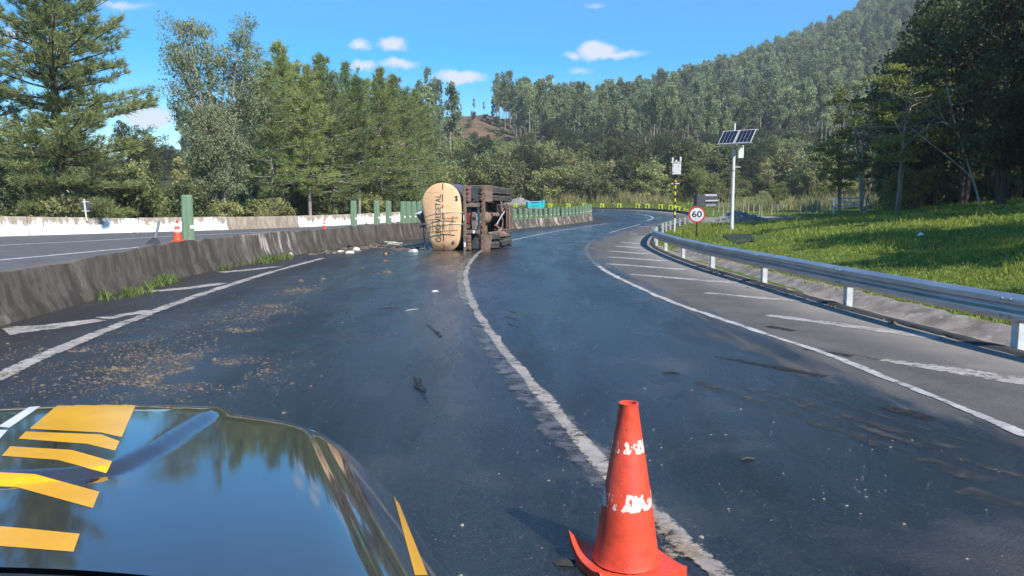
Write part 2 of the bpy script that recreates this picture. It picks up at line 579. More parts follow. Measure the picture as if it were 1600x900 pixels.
OUT = np.array([(16.4, 69), (18.0, 74), (18.9, 79), (19.0, 84), (18.4, 92), (16.6, 100), (12.0, 107.5), (5.2, 114), (-6, 120), (-20, 125), (-60, 134)])
XI = np.array([(7.7, 72), (7.4, 77), (4.6, 83), (-3, 89), (-18, 96), (-60, 106)])
def rl(y): return np.interp(y, np.r_[XM[:-1, 1], XI[:, 1]], np.r_[XM[:-1, 0], XI[:, 0]]) - .25
def rr(y):
    a = xr(y) + .08
    return np.where(y < 69, a, np.interp(y, OUT[:, 1], OUT[:, 0] + .3))
ys = np.r_[np.arange(-11, 66, .4), np.arange(66, 133, .8)]
road_me = rows_mesh('road', ys, rl, rr, .02, 30)

m, nt, b = new_mat('wet_asphalt')
v = coords(nt, 'World')
ea = N(nt, 'ShaderNodeAttribute'); ea.attribute_name = 'edge'
se = N(nt, 'ShaderNodeSeparateXYZ'); nt.links.new(ea.outputs['Vector'], se.inputs[0])
big = noise(nt, v, .35, 5, .6)
mid = noise(nt, v, 1.6, 6, .65)
str_v = coords(nt, 'World', (2.2, .28, 1))
streak = noise(nt, str_v, 1.3, 6, .65, .4)
fine = noise(nt, v, 130, 3, .7)
gritn = noise(nt, v, 55, 4, .75)
dr = math_(nt, 'ADD', se.outputs['Y'], math_(nt, 'MULTIPLY', math_(nt, 'SUBTRACT', streak, .5), 2.6))
dr = math_(nt, 'ADD', dr, math_(nt, 'MULTIPLY', math_(nt, 'SUBTRACT', mid, .5), 1.0))
wet_r = ramp(nt, dr, 2.25, 2.95)                      # dry strip beside the guardrail
dl_ = math_(nt, 'ADD', se.outputs['X'], math_(nt, 'MULTIPLY', math_(nt, 'SUBTRACT', mid, .5), 4.0))
wet_l = ramp(nt, dl_, 1.2, 4.6, .42, 1.0)              # grimy strip beside the median
wet = math_(nt, 'MULTIPLY', wet_r, wet_l)
blot = ramp(nt, noise(nt, v, .5, 5, .6), .30, .48, .55, 1.0)
wet = math_(nt, 'MULTIPLY', wet, blot)
dryc = mixc(nt, ramp(nt, mid, .3, .7), (.092, .087, .083), (.140, .130, .119))
dryc = mixc(nt, ramp(nt, gritn, .55, .68), dryc, (.17, .16, .145))
dryc = mixc(nt, ramp(nt, gritn, .45, .36), dryc, (.045, .043, .042))
dusty = ramp(nt, math_(nt, 'ADD', se.outputs['Y'], math_(nt, 'MULTIPLY', math_(nt, 'SUBTRACT', mid, .5), 1.6)), 1.6, .2)
dryc = mixc(nt, dusty, dryc, (.27, .24, .21))
grime = mixc(nt, ramp(nt, gritn, .45, .75), (.040, .034, .029), (.10, .080, .058))
dryc = mixc(nt, ramp(nt, se.outputs['X'], 6.5, 4.0), dryc, grime)
wetc = mixc(nt, ramp(nt, streak, .35, .65), (.007, .008, .010), (.014, .015, .017))
wetc = mixc(nt, ramp(nt, gritn, .57, .68), wetc, (.040, .037, .034))
spk = noise(nt, v, 75, 2, .6)
wetc = mixc(nt, ramp(nt, spk, .62, .70), wetc, (.095, .088, .078))
nt.links.new(mixc(nt, wet, dryc, wetc), b.inputs['Base Color'])
pz = ramp(nt, noise(nt, coords(nt, 'World', (1.5, .30, 1)), .55, 6, .66, .25), .38, .66)
rw = math_(nt, 'ADD', math_(nt, 'MULTIPLY', streak, .22), math_(nt, 'MULTIPLY', pz, .16))
rmix = N(nt, 'ShaderNodeMix')
nt.links.new(wet, rmix.inputs[0]); rmix.inputs[2].default_value = .88
nt.links.new(math_(nt, 'ADD', rw, .10), rmix.inputs[3])
nt.links.new(rmix.outputs[0], b.inputs['Roughness'])
sl = math_(nt, 'MULTIPLY', ramp(nt, wet, 0, 1, .25, .45), math_(nt, 'SUBTRACT', 1.0, math_(nt, 'MULTIPLY', pz, .5)))
nt.links.new(sl, b.inputs['Specular IOR Level'])
b.inputs['IOR'].default_value = 1.6
hb = math_(nt, 'ADD', math_(nt, 'MULTIPLY', fine, .5), gritn)
hb = math_(nt, 'ADD', hb, math_(nt, 'MULTIPLY', mid, 1.5))
bump(nt, b, hb, 1.0, .011)
nt.links.new(math_(nt, 'MULTIPLY', math_(nt, 'MULTIPLY', wet, .72), math_(nt, 'SUBTRACT', 1.0, math_(nt, 'MULTIPLY', pz, .55))), b.inputs['Coat Weight'])
cb_ = N(nt, 'ShaderNodeBump'); cb_.inputs['Strength'].default_value = .62; cb_.inputs['Distance'].default_value = .006
nt.links.new(hb, cb_.inputs['Height']); nt.links.new(cb_.outputs[0], b.inputs['Coat Normal'])
nt.links.new(math_(nt, 'ADD', math_(nt, 'MULTIPLY', streak, .30), .08), b.inputs['Coat Roughness'])
b.inputs['Coat IOR'].default_value = 1.6
M['wet'] = m
road = link('road', road_me, m); tag(road, kind='structure')

M['asphalt'] = basic('dry_asphalt', (.115, .113, .112), (.085, .084, .083), .9, 1.2, bmp=.5, bscale=60, which='World')
opp_me = rows_mesh('opposite_carriageway', np.r_[np.arange(-11, 72, 1.0)], lambda y: xf(y) - .2, lambda y: xm(y) - .25, .012, 14)
opp = link('opposite_carriageway', opp_me, M['asphalt']); tag(opp, kind='structure')

# painted markings
def paint(name, col, wear_lo, wear_hi, rough=.6, sc=14, edge=.12):
    m, nt, b = new_mat(name)
    v = coords(nt, 'World')
    f = noise(nt, v, sc, 7, .74)
    f2 = noise(nt, v, 1.6, 4, .6)
    f = math_(nt, 'ADD', math_(nt, 'MULTIPLY', f, .65), math_(nt, 'MULTIPLY', f2, .35))
    ca_ = N(nt, 'ShaderNodeAttribute'); ca_.attribute_name = 'across'
    ed = math_(nt, 'POWER', math_(nt, 'ABSOLUTE', ca_.outputs['Fac']), 4.0)
    f = math_(nt, 'ADD', f, math_(nt, 'MULTIPLY', ed, edge))
    c = mixc(nt, ramp(nt, noise(nt, v, 5, 4), .35, .65), col, tuple(x * .66 for x in col))
    c = mixc(nt, ramp(nt, noise(nt, v, 46, 4, .7), .55, .72), c, tuple(x * .4 for x in col))
    nt.links.new(c, b.inputs['Base Color'])
    b.inputs['Roughness'].default_value = rough
    bump(nt, b, noise(nt, v, 60, 3), .3, .004)
    tr = N(nt, 'ShaderNodeBsdfTransparent'); ms = N(nt, 'ShaderNodeMixShader')
    nt.links.new(ramp(nt, f, wear_lo, wear_hi), ms.inputs[0])
    nt.links.new(b.outputs[0], ms.inputs[1]); nt.links.new(tr.outputs[0], ms.inputs[2])
    nt.links.new(ms.outputs[0], nt.nodes['Material Output'].inputs['Surface'])
    return m
M['paint_white'] = paint('paint_white', (.47, .45, .42), .53, .64)
M['paint_dirty'] = paint('paint_dirty', (.42, .375, .33), .52, .63)
M['paint_centre'] = paint('paint_centre', (.38, .33, .275), .505, .63, .5)
M['paint_ghost'] = paint('paint_ghost', (.12, .108, .10), .45, .62, .4, 6, .28)
M['paint_tan'] = paint('paint_tan', (.36, .27, .18), .45, .56, .6, 26, .2)
M['paint_clean'] = paint('paint_clean', (.66, .66, .64), .58, .70, .6, 14, .05)
M['paint_oiled'] = paint('paint_oiled', (.17, .165, .125), .46, .64, .3)

def ribbon(name, pts, w0, w1=None, mat='paint_white', parent=None, dz=.026, step=.3, rag=.012, px=True):
    P = [gp(*p)[:2] for p in pts] if px else pts
    S = spline([tuple(p) for p in P], step)
    d = np.gradient(S, axis=0); d /= np.linalg.norm(d, axis=1)[:, None] + 1e-9
    nrm = np.stack([d[:, 1], -d[:, 0]], -1)
    w = np.linspace(w0, w0 if w1 is None else w1, len(S))[:, None] / 2
    rg = np.random.default_rng(len(S) + int(abs(S[0, 0]) * 100))
    j = rg.normal(0, rag, (len(S), 2))
    L_ = S - nrm * (w + j[:, :1]); R_ = S + nrm * (w + j[:, 1:])
    V = np.zeros((3 * len(S), 3)); V[0::3, :2] = L_; V[1::3, :2] = S; V[2::3, :2] = R_
    V[:, 2] = rz(V[:, 1]) + dz
    i = np.arange(len(S) - 1) * 3
    Fc = np.concatenate([np.stack([i, i + 1, i + 4, i + 3], -1), np.stack([i + 1, i + 2, i + 5, i + 4], -1)])
    me = mesh_np(name, V, Fc)
    aa_ = me.attributes.new('across', 'FLOAT', 'POINT'); aa_.data.foreach_set('value', np.tile([-1.0, 0.0, 1.0], len(S)).astype(np.float32))
    return link(name, me, M[mat], parent)

CL = [(1112, 902), (1035, 822), (950, 745), (895, 680), (850, 625), (812, 580), (788, 552), (762, 515), (745, 488), (733, 462), (728, 440), (731, 418), (742, 402), (757, 391), (790, 378)]
c0 = [gp(*p)[:2] for p in CL]
ribbon('lane_line', [(1.30, 1.6)] + [tuple(p) for p in c0], .125, .135, 'paint_centre', road, px=False)
ribbon('lane_line', [(785, 379.5), (850, 365.5), (900, 357), (948, 349.5)], .16, .16, 'paint_white', road)
ribbon('worn_line', [(900, 702), (850, 640), (805, 590), (770, 545), (748, 505)], .42, .36, 'paint_ghost', road, dz=.0235)
ribbon('worn_line', [(1010, 815), (955, 752), (905, 700)], .34, .42, 'paint_ghost', road, dz=.0232)
ribbon('worn_line', [(731, 478), (722, 455), (719, 432), (724, 415), (735, 402)], .17, .17, 'paint_oiled', road, dz=.0232)
ribbon('worn_line', [(1072, 880), (1010, 812)], .22, .20, 'paint_tan', road, dz=.0285)
RL = [(1700, 722), (1600, 683), (1470, 629), (1300, 560), (1180, 519), (1060, 478), (1000, 452), (955, 430), (935, 417)]
ribbon('edge_line', RL, .10, .12, 'paint_white', road)
ribbon('edge_line', [(935, 417), (921, 404), (916, 394), (919, 384), (930, 375)], .2, .2, 'paint_oiled', road)
ribbon('edge_line', [(952, 364.5), (978, 357), (1000, 351)], .15, .15, 'paint_white', road)
ribbon('edge_line', [(989, 334.2), (1006, 336), (1018, 339), (1019, 342), (1011, 345)], .2, .2, 'paint_white', road)
LL = [(-140, 655), (0, 592), (90, 550), (200, 505), (300, 467), (400, 434), (455, 418), (505, 404.5)]
ribbon('edge_line', LL, .22, .2, 'paint_dirty', road)
# hatch bars on the two shoulders
for (a, c, w, mt) in [((1380, 565), (1640, 606), .20, 'paint_dirty'), ((1296, 549), (1372, 565), .06, 'paint_ghost'),
                      ((1200, 495), (1470, 531), .18, 'paint_dirty'), ((1102, 459.5), (1265, 474), .2, 'paint_dirty'), ((985, 430), (1152, 444), .22, 'paint_dirty'),
                      ((950, 413.5), (1072, 422.5), .22, 'paint_white'), ((950, 402.5), (1040, 409), .22, 'paint_white'), ((950, 393), (1015, 398), .22, 'paint_white'),
                      ((960, 385), (1002, 388.5), .22, 'paint_white'), ((968, 379), (1001, 381.5), .22, 'paint_white'), ((984, 366), (1003, 367), .25, 'paint_white'),
                      ((998, 355), (1014, 354.5), .3, 'paint_white')]:
    ribbon('hatch_bar', [a, ((a[0] + c[0]) / 2, (a[1] + c[1]) / 2), c], w * 1.2, w * 2.1, mt, road, dz=.0245, rag=.02)
for (a, bb, c, w0, w1) in [((8, 520), (80, 513), (156, 502), .75, .35), ((160, 500), (195, 495), (232, 487), .34, .18), ((222, 458), (285, 453), (350, 444), .34, .36), ((345, 427), (390, 423), (432, 418), .4, .3)]:
    ribbon('hatch_bar', [a, bb, c], w0, w1, 'paint_dirty', road, dz=.0245, rag=.03)
M['dust_track'] = paint('dust_track', (.060, .057, .055), .36, .58, .85, 6, .35)
M['drag_mark'] = paint('drag_mark', (.012, .012, .012), .46, .60, .9, 12, .25)
for (pts_, w) in [([(1090, 600), (1250, 655), (1420, 715), (1540, 758)], .20), ([(1130, 598), (1280, 648), (1470, 712), (1600, 752)], .10), ([(1190, 612), (1330, 655), (1500, 708)], .16), ([(1240, 610), (1400, 660), (1600, 720)], .07), ([(1500, 770), (1600, 800)], .25)]:
    ribbon('dust_track', pts_, w, w * 1.2, 'dust_track', road, dz=.0222)
for (pts_, w) in [([(646, 592), (656, 612), (668, 634)], .035), ([(655, 596), (664, 616)], .02), ([(790, 486), (806, 492)], .05), ([(792, 497), (810, 504)], .05), ([(795, 508), (812, 516)], .05), ([(668, 510), (690, 530)], .06), ([(1290, 592), (1200, 575), (1120, 560)], .16), ([(1460, 660), (1380, 640)], .2), ([(1330, 560), (1260, 548)], .14), ([(1240, 520), (1200, 512)], .2)]:
    ribbon('drag_mark', pts_, w, w, 'drag_mark', road, dz=.0242, step=.1)
# lines on the opposite carriageway
ribbon('edge_line', [(-200, 399), (0, 384), (130, 377.5), (250, 370.5), (400, 363.5), (480, 360.5)], .22, .22, 'paint_clean', opp, dz=.017)
ribbon('lane_line', [(-200, 424), (0, 407), (130, 395), (250, 384), (330, 377)], .22, .22, 'paint_clean', opp, dz=.017)

# concrete gutter and asphalt lip along the guardrail
def strip(name, offs, y0, y1, step, mat, kind='structure', jit=0.0):
    ys = np.arange(y0, y1, step)
    V = []
    rg = np.random.default_rng(5)
    for y in ys:
        for (o, dz) in offs:
            jj = rg.normal(0, jit) if jit else 0
            x = float(xr(y)) + o + jj
            V.append((x, y, Tz(x, y) + dz + (rg.normal(0, jit * .4) if jit else 0)))
    n = len(offs)
    i = np.arange(len(ys) * n).reshape(len(ys), n)
    Fc = np.stack([i[:-1, :-1], i[:-1, 1:], i[1:, 1:], i[1:, :-1]], -1).reshape(-1, 4)
    return tag(link(name, mesh_np(name, V, Fc, True), mat), kind=kind)
M['gutter'] = basic('gutter_concrete', (.27, .235, .195), (.15, .125, .10), .9, 2.2, bmp=.6, bscale=25, which='World', c3=(.34, .30, .26))
strip('gutter', [(.05, .012), (.28, .035), (.45, .035), (.62, .04), (.80, .04), (.98, .045), (1.16, .06), (1.30, .03)], -6, 31, .3, M['gutter'], jit=.02)
M['lip'] = basic('asphalt_lip', (.045, .043, .042), (.025, .024, .023), .9, 6, bmp=.6, which='World')
strip('asphalt_lip', [(-.10, .021), (-.06, .05), (.06, .055), (.11, .02)], -6, 66, .3, M['lip'], jit=.012)

# ------------------------------------------------------------------ concrete barriers
def concrete(name, base, dark, paintc, p_lo, p_hi, streak_amt=1.0, top_dark=False):
    m, nt, b = new_mat(name)
    v = coords(nt, 'World')
    st = coords(nt, 'World', (1.0, 1.0, .22))
    s1 = noise(nt, st, 3.2, 6, .7)
    s2 = noise(nt, v, 1.1, 6, .65)
    c = mixc(nt, ramp(nt, s1, .38, .62), base, dark)
    if paintc is not None:
        sp = N(nt, 'ShaderNodeSeparateXYZ'); nt.links.new(v, sp.inputs[0])
        k = math_(nt, 'ADD', math_(nt, 'MULTIPLY', s1, .7), math_(nt, 'MULTIPLY', s2, .3))
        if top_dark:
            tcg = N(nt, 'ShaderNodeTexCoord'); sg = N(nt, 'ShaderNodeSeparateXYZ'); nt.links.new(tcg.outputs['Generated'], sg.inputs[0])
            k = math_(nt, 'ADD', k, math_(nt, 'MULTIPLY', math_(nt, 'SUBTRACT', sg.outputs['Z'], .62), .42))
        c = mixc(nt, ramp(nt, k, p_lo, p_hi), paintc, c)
    c = mixc(nt, ramp(nt, noise(nt, v, 9, 5, .7), .58, .75), c, tuple(x * .55 for x in dark))
    c = mixc(nt, ramp(nt, noise(nt, v, 2.3, 6, .72), .55, .70), c, (dark[0] * 1.1, dark[1] * 1.15, dark[2] * .8))
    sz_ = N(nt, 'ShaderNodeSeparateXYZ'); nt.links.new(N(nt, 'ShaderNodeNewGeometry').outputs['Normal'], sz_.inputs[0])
    c = mixc(nt, math_(nt, 'MULTIPLY', ramp(nt, sz_.outputs['Z'], .8, .95), .6), c, tuple(min(1, x * 1.5) for x in base))  # upward faces lightened in the colour, imitating light on the tops
    nt.links.new(c, b.inputs['Base Color'])
    b.inputs['Roughness'].default_value = .9
    bump(nt, b, math_(nt, 'ADD', noise(nt, v, 14, 6, .7), s1), .5, .015)
    return m
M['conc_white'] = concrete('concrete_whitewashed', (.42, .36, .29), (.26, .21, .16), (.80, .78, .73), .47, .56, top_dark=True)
M['conc_brown'] = concrete('concrete_stained', (.36, .30, .235), (.22, .175, .13), None, 0, 0)
M['conc_median'] = concrete('concrete_grimy', (.108, .092, .074), (.046, .038, .030), (.18, .155, .125), .36, .43)
M['conc_pale'] = concrete('concrete_scraped', (.15, .128, .105), (.06, .05, .04), (.42, .37, .31), .41, .47)
M['conc_dark'] = concrete('concrete_dark', (.085, .085, .088), (.05, .05, .05), None, 0, 0)
PROF = [(.30, 0), (.30, .07), (.185, .31), (.105, .78), (.085, .80), (-.085, .80), (-.105, .78), (-.185, .31), (-.30, .07), (-.30, 0)]
def barrier(name, path, seg_len, mats, label, hs=1.0, dz=0.0, zf=None, rag=.0, wscale=1.0):
    root = empty(name, (0, 0, 0), 0, label, 'barrier')
    S = spline(path, .3)
    cum = np.r_[0, np.cumsum(np.linalg.norm(np.diff(S, axis=0), axis=1))]
    root.location = (S[0, 0], S[0, 1], Tz(*S[0]))
    nseg = max(1, int(cum[-1] / seg_len))
    rg = np.random.default_rng(3)
    for k in range(nseg):
        a, c = cum[-1] * k / nseg + .02, cum[-1] * (k + 1) / nseg - .02
        n = max(4, int((c - a) / .28))
        ss = np.linspace(a, c, n)
        px = np.interp(ss, cum, S[:, 0]); py = np.interp(ss, cum, S[:, 1])
        tx, ty = np.gradient(px), np.gradient(py)
        L = np.hypot(tx, ty); nxx, nyy = ty / L, -tx / L
        mb = MB(); V = []
        hk = 1 + rg.normal(0, .02); lat = rg.normal(0, rag * 1.2) if rag else 0
        for i in range(n):
            z0 = Tz(px[i], py[i]) + dz
            e = rg.normal(0, rag) if rag else 0
            for (o, h) in PROF:
                hh = h * hs * hk * (1 - .19 * float(sstep(py[i], 40, 48)) - (.13 * float(sstep(py[i], 17, 12)) if rag > .01 else 0)) + (e + rg.normal(0, rag * .6) if h > .7 else 0)
                oo = o * wscale + lat + (rg.normal(0, rag * .12) if rag else 0)
                V.append((px[i] + nxx[i] * oo - S[0, 0], py[i] + nyy[i] * oo - S[0, 1], z0 + hh - .03 * (h == 0) - root.location.z))
        q = len(PROF); Fc = []
        for i in range(n - 1):
            for j in range(q):
                j2 = (j + 1) % q
                Fc.append((i * q + j, i * q + j2, (i + 1) * q + j2, (i + 1) * q + j))
        Fc.append(tuple(range(q))); Fc.append(tuple((n - 1) * q + j for j in range(q))[::-1])
        mb.add(V, Fc)
        mid = ((px[n // 2]), (py[n // 2]))
        mb.build('barrier_segment', M[mats(mid)], root, True)
    return root
def far_m(p):
    u = 800 + F_PX * p[0] / p[1]
    return 'conc_brown' if 322 < u < 486 else 'conc_white'
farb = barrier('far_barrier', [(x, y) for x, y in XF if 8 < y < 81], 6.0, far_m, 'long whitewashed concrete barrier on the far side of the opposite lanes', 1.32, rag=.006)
def med_m(p):
    y = p[1]
    return 'conc_pale' if 21.5 < y < 25.5 or y > 42 else 'conc_median'
med_path = [(x - .32, y) for x, y in XM if y > -3] + [(7.0, 77), (4.2, 83), (-3.4, 89)]
medb = barrier('median_barrier', med_path, 5.0, med_m, 'grimy chipped concrete median barrier left of the wet road', 1.0, rag=.011)
outb = barrier('outer_barrier', [(x + .4, y) for x, y in OUT[1:]], 7.0, lambda p: 'conc_dark', 'low dark concrete barrier round the outside of the far bend', .47, wscale=.7)

# ------------------------------------------------------------------ vegetation generators
def tubes(paths, n=5):
    """paths: list of (pts (k,3), radii (k,)); returns V,F"""
    Vs, Fs, off = [], [], 0
    w = np.arange(n) * 2 * np.pi / n
    for P, r in paths:
        P = np.asarray(P, float); r = np.asarray(r, float)
        t = np.gradient(P, axis=0); t /= np.linalg.norm(t, axis=1)[:, None] + 1e-9
        ref = np.where(np.abs(t[:, 2:3]) < .9, np.array([[0, 0, 1.]]), np.array([[1., 0, 0]]))
        a = np.cross(t, ref); a /= np.linalg.norm(a, axis=1)[:, None] + 1e-9
        b = np.cross(t, a)
        ring = P[:, None, :] + r[:, None, None] * (a[:, None, :] * np.cos(w)[None, :, None] + b[:, None, :] * np.sin(w)[None, :, None])
        k = len(P)
        Vs.append(ring.reshape(-1, 3))
        i = np.arange(k * n).reshape(k, n) + off
        j = np.roll(i, -1, axis=1)
        Fs.append(np.stack([i[:-1], j[:-1], j[1:], i[1:]], -1).reshape(-1, 4))
        off += k * n
    return np.vstack(Vs), np.vstack(Fs)

def unit(a):
    return a / (np.linalg.norm(a, axis=-1, keepdims=True) + 1e-9)

def leaf_quads(C, D, L, W, rg):
    """diamond leaves at C, along D"""
    n = len(C)
    s = unit(np.cross(D, rg.normal(size=(n, 3))))
    L = L[:, None]; W = W[:, None]
    V = np.stack([C - D * L * .5, C + s * W * .5, C + D * L * .5, C - s * W * .5], 1).reshape(-1, 3)
    return V, np.arange(4 * n).reshape(n, 4)

def needle_tris(C, D, L, W, rg):
    n = len(C)
    s = unit(np.cross(D, rg.normal(size=(n, 3))))
    V = np.stack([C + s * W[:, None] * .5, C - s * W[:, None] * .5, C + D * L[:, None]], 1).reshape(-1, 3)
    return V, np.arange(3 * n).reshape(n, 3)

def pine(seed, h, rad, crown0=.25, whorls=26, per=6, ntuft=7, needles=9, nl=.30, nw=.05, trunk_r=.22, up=.25, irregular=.25, lean=.3, pw=.72):
    rg = np.random.default_rng(seed)
    z = np.linspace(0, h, 9)
    wx = np.cumsum(rg.normal(0, .05, 9)) * lean; wy = np.cumsum(rg.normal(0, .05, 9)) * lean
    tr = np.stack([wx, wy, z], -1)
    paths = [(tr, trunk_r * (1 - z / h) ** .8 + .015)]
    C, D = [], []
    for i in range(whorls):
        f = crown0 + (1 - crown0) * (i + rg.uniform(-.4, .4)) / whorls
        f = min(max(f, .06), .985)
        hz = f * h
        base = np.array([np.interp(hz, z, wx), np.interp(hz, z, wy), hz])
        g = (f - crown0) / (1 - crown0)
        prof = max(.06, (1 - max(g, 0)) ** pw) * (1 if g > .18 else .72 + 1.5 * max(g, 0))
        nb = per if g < .85 else 4
        ph0 = rg.uniform(0, 6.28)
        for k in range(nb):
            L = rad * prof * rg.uniform(1 - irregular * 1.8, 1 + irregular * .6)
            if L < .25: L = .25
            ph = ph0 + k * 6.28 / nb + rg.uniform(-.35, .35)
            el = up * (-.6 + 2.2 * max(g, 0)) + rg.uniform(-.15, .15)
            d = np.array([math.cos(ph) * math.cos(el), math.sin(ph) * math.cos(el), math.sin(el)])
            curve = np.array([0, 0, 1]) * L * rg.uniform(.05, .22)
            t = np.linspace(0, 1, 4)[:, None]
            P = base + d * L * t + curve * t ** 2
            paths.append((P, np.linspace(.035 + .012 * L, .012, 4)))
            m_ = max(2, int(ntuft * (L / rad) + 2.5))
            tt = rg.uniform(.32, 1.0, m_ * 2)
            pp = base + d * L * tt[:, None] + curve * tt[:, None] ** 2
            side = np.cross(d, [0, 0, 1]); side /= np.linalg.norm(side) + 1e-9
            off = side * (rg.uniform(-1, 1, (m_ * 2, 1)) * (.34 * L * (1.15 - tt[:, None]))) + rg.normal(0, .07, (m_ * 2, 3))
            off[:, 2] += rg.uniform(0, .25, m_ * 2)
            C.append(pp + off); D.append(unit(d + off * .6 + np.array([0, 0, .45])))
    top = tr[-1] + rg.normal(0, .1, (6, 3)) * [1, 1, 1.6]
    C.append(top); D.append(np.tile([[0, 0, 1.]], (6, 1)))
    C = np.vstack(C); D = np.vstack(D)
    n = len(C)
    Cn = np.repeat(C, needles, 0) + rg.normal(0, .045, (n * needles, 3))
    Dn = unit(np.repeat(D, needles, 0) * .9 + rg.normal(0, .55, (n * needles, 3)))
    V, Fc = needle_tris(Cn, Dn, rg.uniform(.65, 1.25, n * needles) * nl, rg.uniform(.6, 1.2, n * needles) * nw, rg)
    return tubes(paths, 6), (V, Fc)

def broad(seed, h, rad, stems=4, clumps=60, leaves=70, cl_r=.55, ll=.2, lw=.08, crown0=.3, droop=.6, splay=.35, stem_r=.12, flat=.8, top_round=1.0, twig=True):
    rg = np.random.default_rng(seed)
    paths = []; tips = []
    for s in range(stems):
        ph = rg.uniform(0, 6.28) if stems > 1 else 0
        lean = splay * rg.uniform(.3, 1.0)
        top = np.array([math.cos(ph) * lean * rad * 1.6, math.sin(ph) * lean * rad * 1.6, h * rg.uniform(.78, .97)])
        t = np.linspace(0, 1, 8)[:, None]
        P = top * np.array([1, 1, 1]) * np.concatenate([t ** 1.3, t ** 1.3, t], 1) + np.cumsum(rg.normal(0, .035 * rad * .4, (8, 3)), 0) * t
        P[:, :2] += np.array([math.cos(ph), math.sin(ph)]) * .08 * (stems > 1)
        paths.append((P, stem_r * (1 - t[:, 0]) ** .75 * rg.uniform(.7, 1.1) + .012))
        nb = max(3, clumps // stems)
        for b_ in range(nb):
            f = crown0 + (1 - crown0) * (b_ + rg.uniform(0, 1)) / nb
            f = min(f, .99)
            base = np.array([np.interp(f, t[:, 0], P[:, k]) for k in range(3)])
            g = (f - crown0) / (1 - crown0)
            prof = (1 - abs(2 * g - .85) ** 2.2 * .55) * top_round if g < .93 else .45
            L = rad * max(.2, prof) * rg.uniform(.35, 1.0)
            a = rg.uniform(0, 6.28); el = rg.uniform(.15, .85)
            d = np.array([math.cos(a) * math.cos(el), math.sin(a) * math.cos(el), math.sin(el)])
            tip = base + d * L
            if twig:
                mid = (base + tip) / 2 + rg.normal(0, .06 * L, 3)
                paths.append((np.array([base, mid, tip]), np.array([.018 + .012 * L, .014 + .005 * L, .007])))
            tips.append(tip)
            if rg.random() < .6: tips.append(base + d * L * .6 + rg.normal(0, cl_r * .5, 3))
    C0 = np.array(tips)
    n = len(C0)
    sz = rg.uniform(.55, 1.25, n)
    k = leaves
    C = np.repeat(C0, k, 0) + unit(rg.normal(size=(n * k, 3))) * (rg.uniform(0, 1, (n * k, 1)) ** .45) * cl_r * np.repeat(sz, k)[:, None] * [1, 1, flat]
    D = unit(rg.normal(size=(n * k, 3)) + np.array([0, 0, -droop * 2]))
    V, Fc = leaf_quads(C, D, rg.uniform(.6, 1.3, n * k) * ll, rg.uniform(.6, 1.3, n * k) * lw, rg)
    return tubes(paths, 5), (V, Fc)

def bare(seed, h, rad):
    rg = np.random.default_rng(seed)
    paths = []
    def grow(p, d, L, r, lvl):
        n = 5
        P = [p]
        for _ in range(n - 1):
            d = unit(d + rg.normal(0, .13, 3)); P.append(P[-1] + d * L / (n - 1))
        paths.append((np.array(P), np.linspace(r, r * .55, n)))
        if lvl == 0: return
        for _ in range(3 if lvl > 1 else 4):
            k = rg.integers(1, n)
            nd = unit(d + rg.normal(0, .62, 3) + [0, 0, .15])
            grow(P[k], nd, L * rg.uniform(.45, .7), r * .5, lvl - 1)
    grow(np.zeros(3), np.array([-.22, -.1, 1.]), h * .6, .06, 3)
    return tubes(paths, 5)

class Tree:
    """one kind of tree: shared trunk and crown meshes"""
    def __init__(self, name, gen, bark, leaf):
        (tv, tf), (cv, cf) = gen
        self.tm = mesh_np(name + '_trunk', tv, tf, True); self.tm.materials.append(M[bark])
        self.cm = mesh_np(name + '_crown', cv, cf); self.cm.materials.append(M[leaf])
    def place(self, name, x, y, label, cat='tree', group=None, s=1.0, rot=0.0, sz=None, sink=.1, crown='crown', trunk='trunk'):
        e = empty(name, (x, y, Tz(x, y) - sink), rot, label, cat, group)
        e.scale = (s, s, sz or s)
        t = link(trunk, self.tm, None, e); c = link(crown, self.cm, None, e)
        return e, t, c

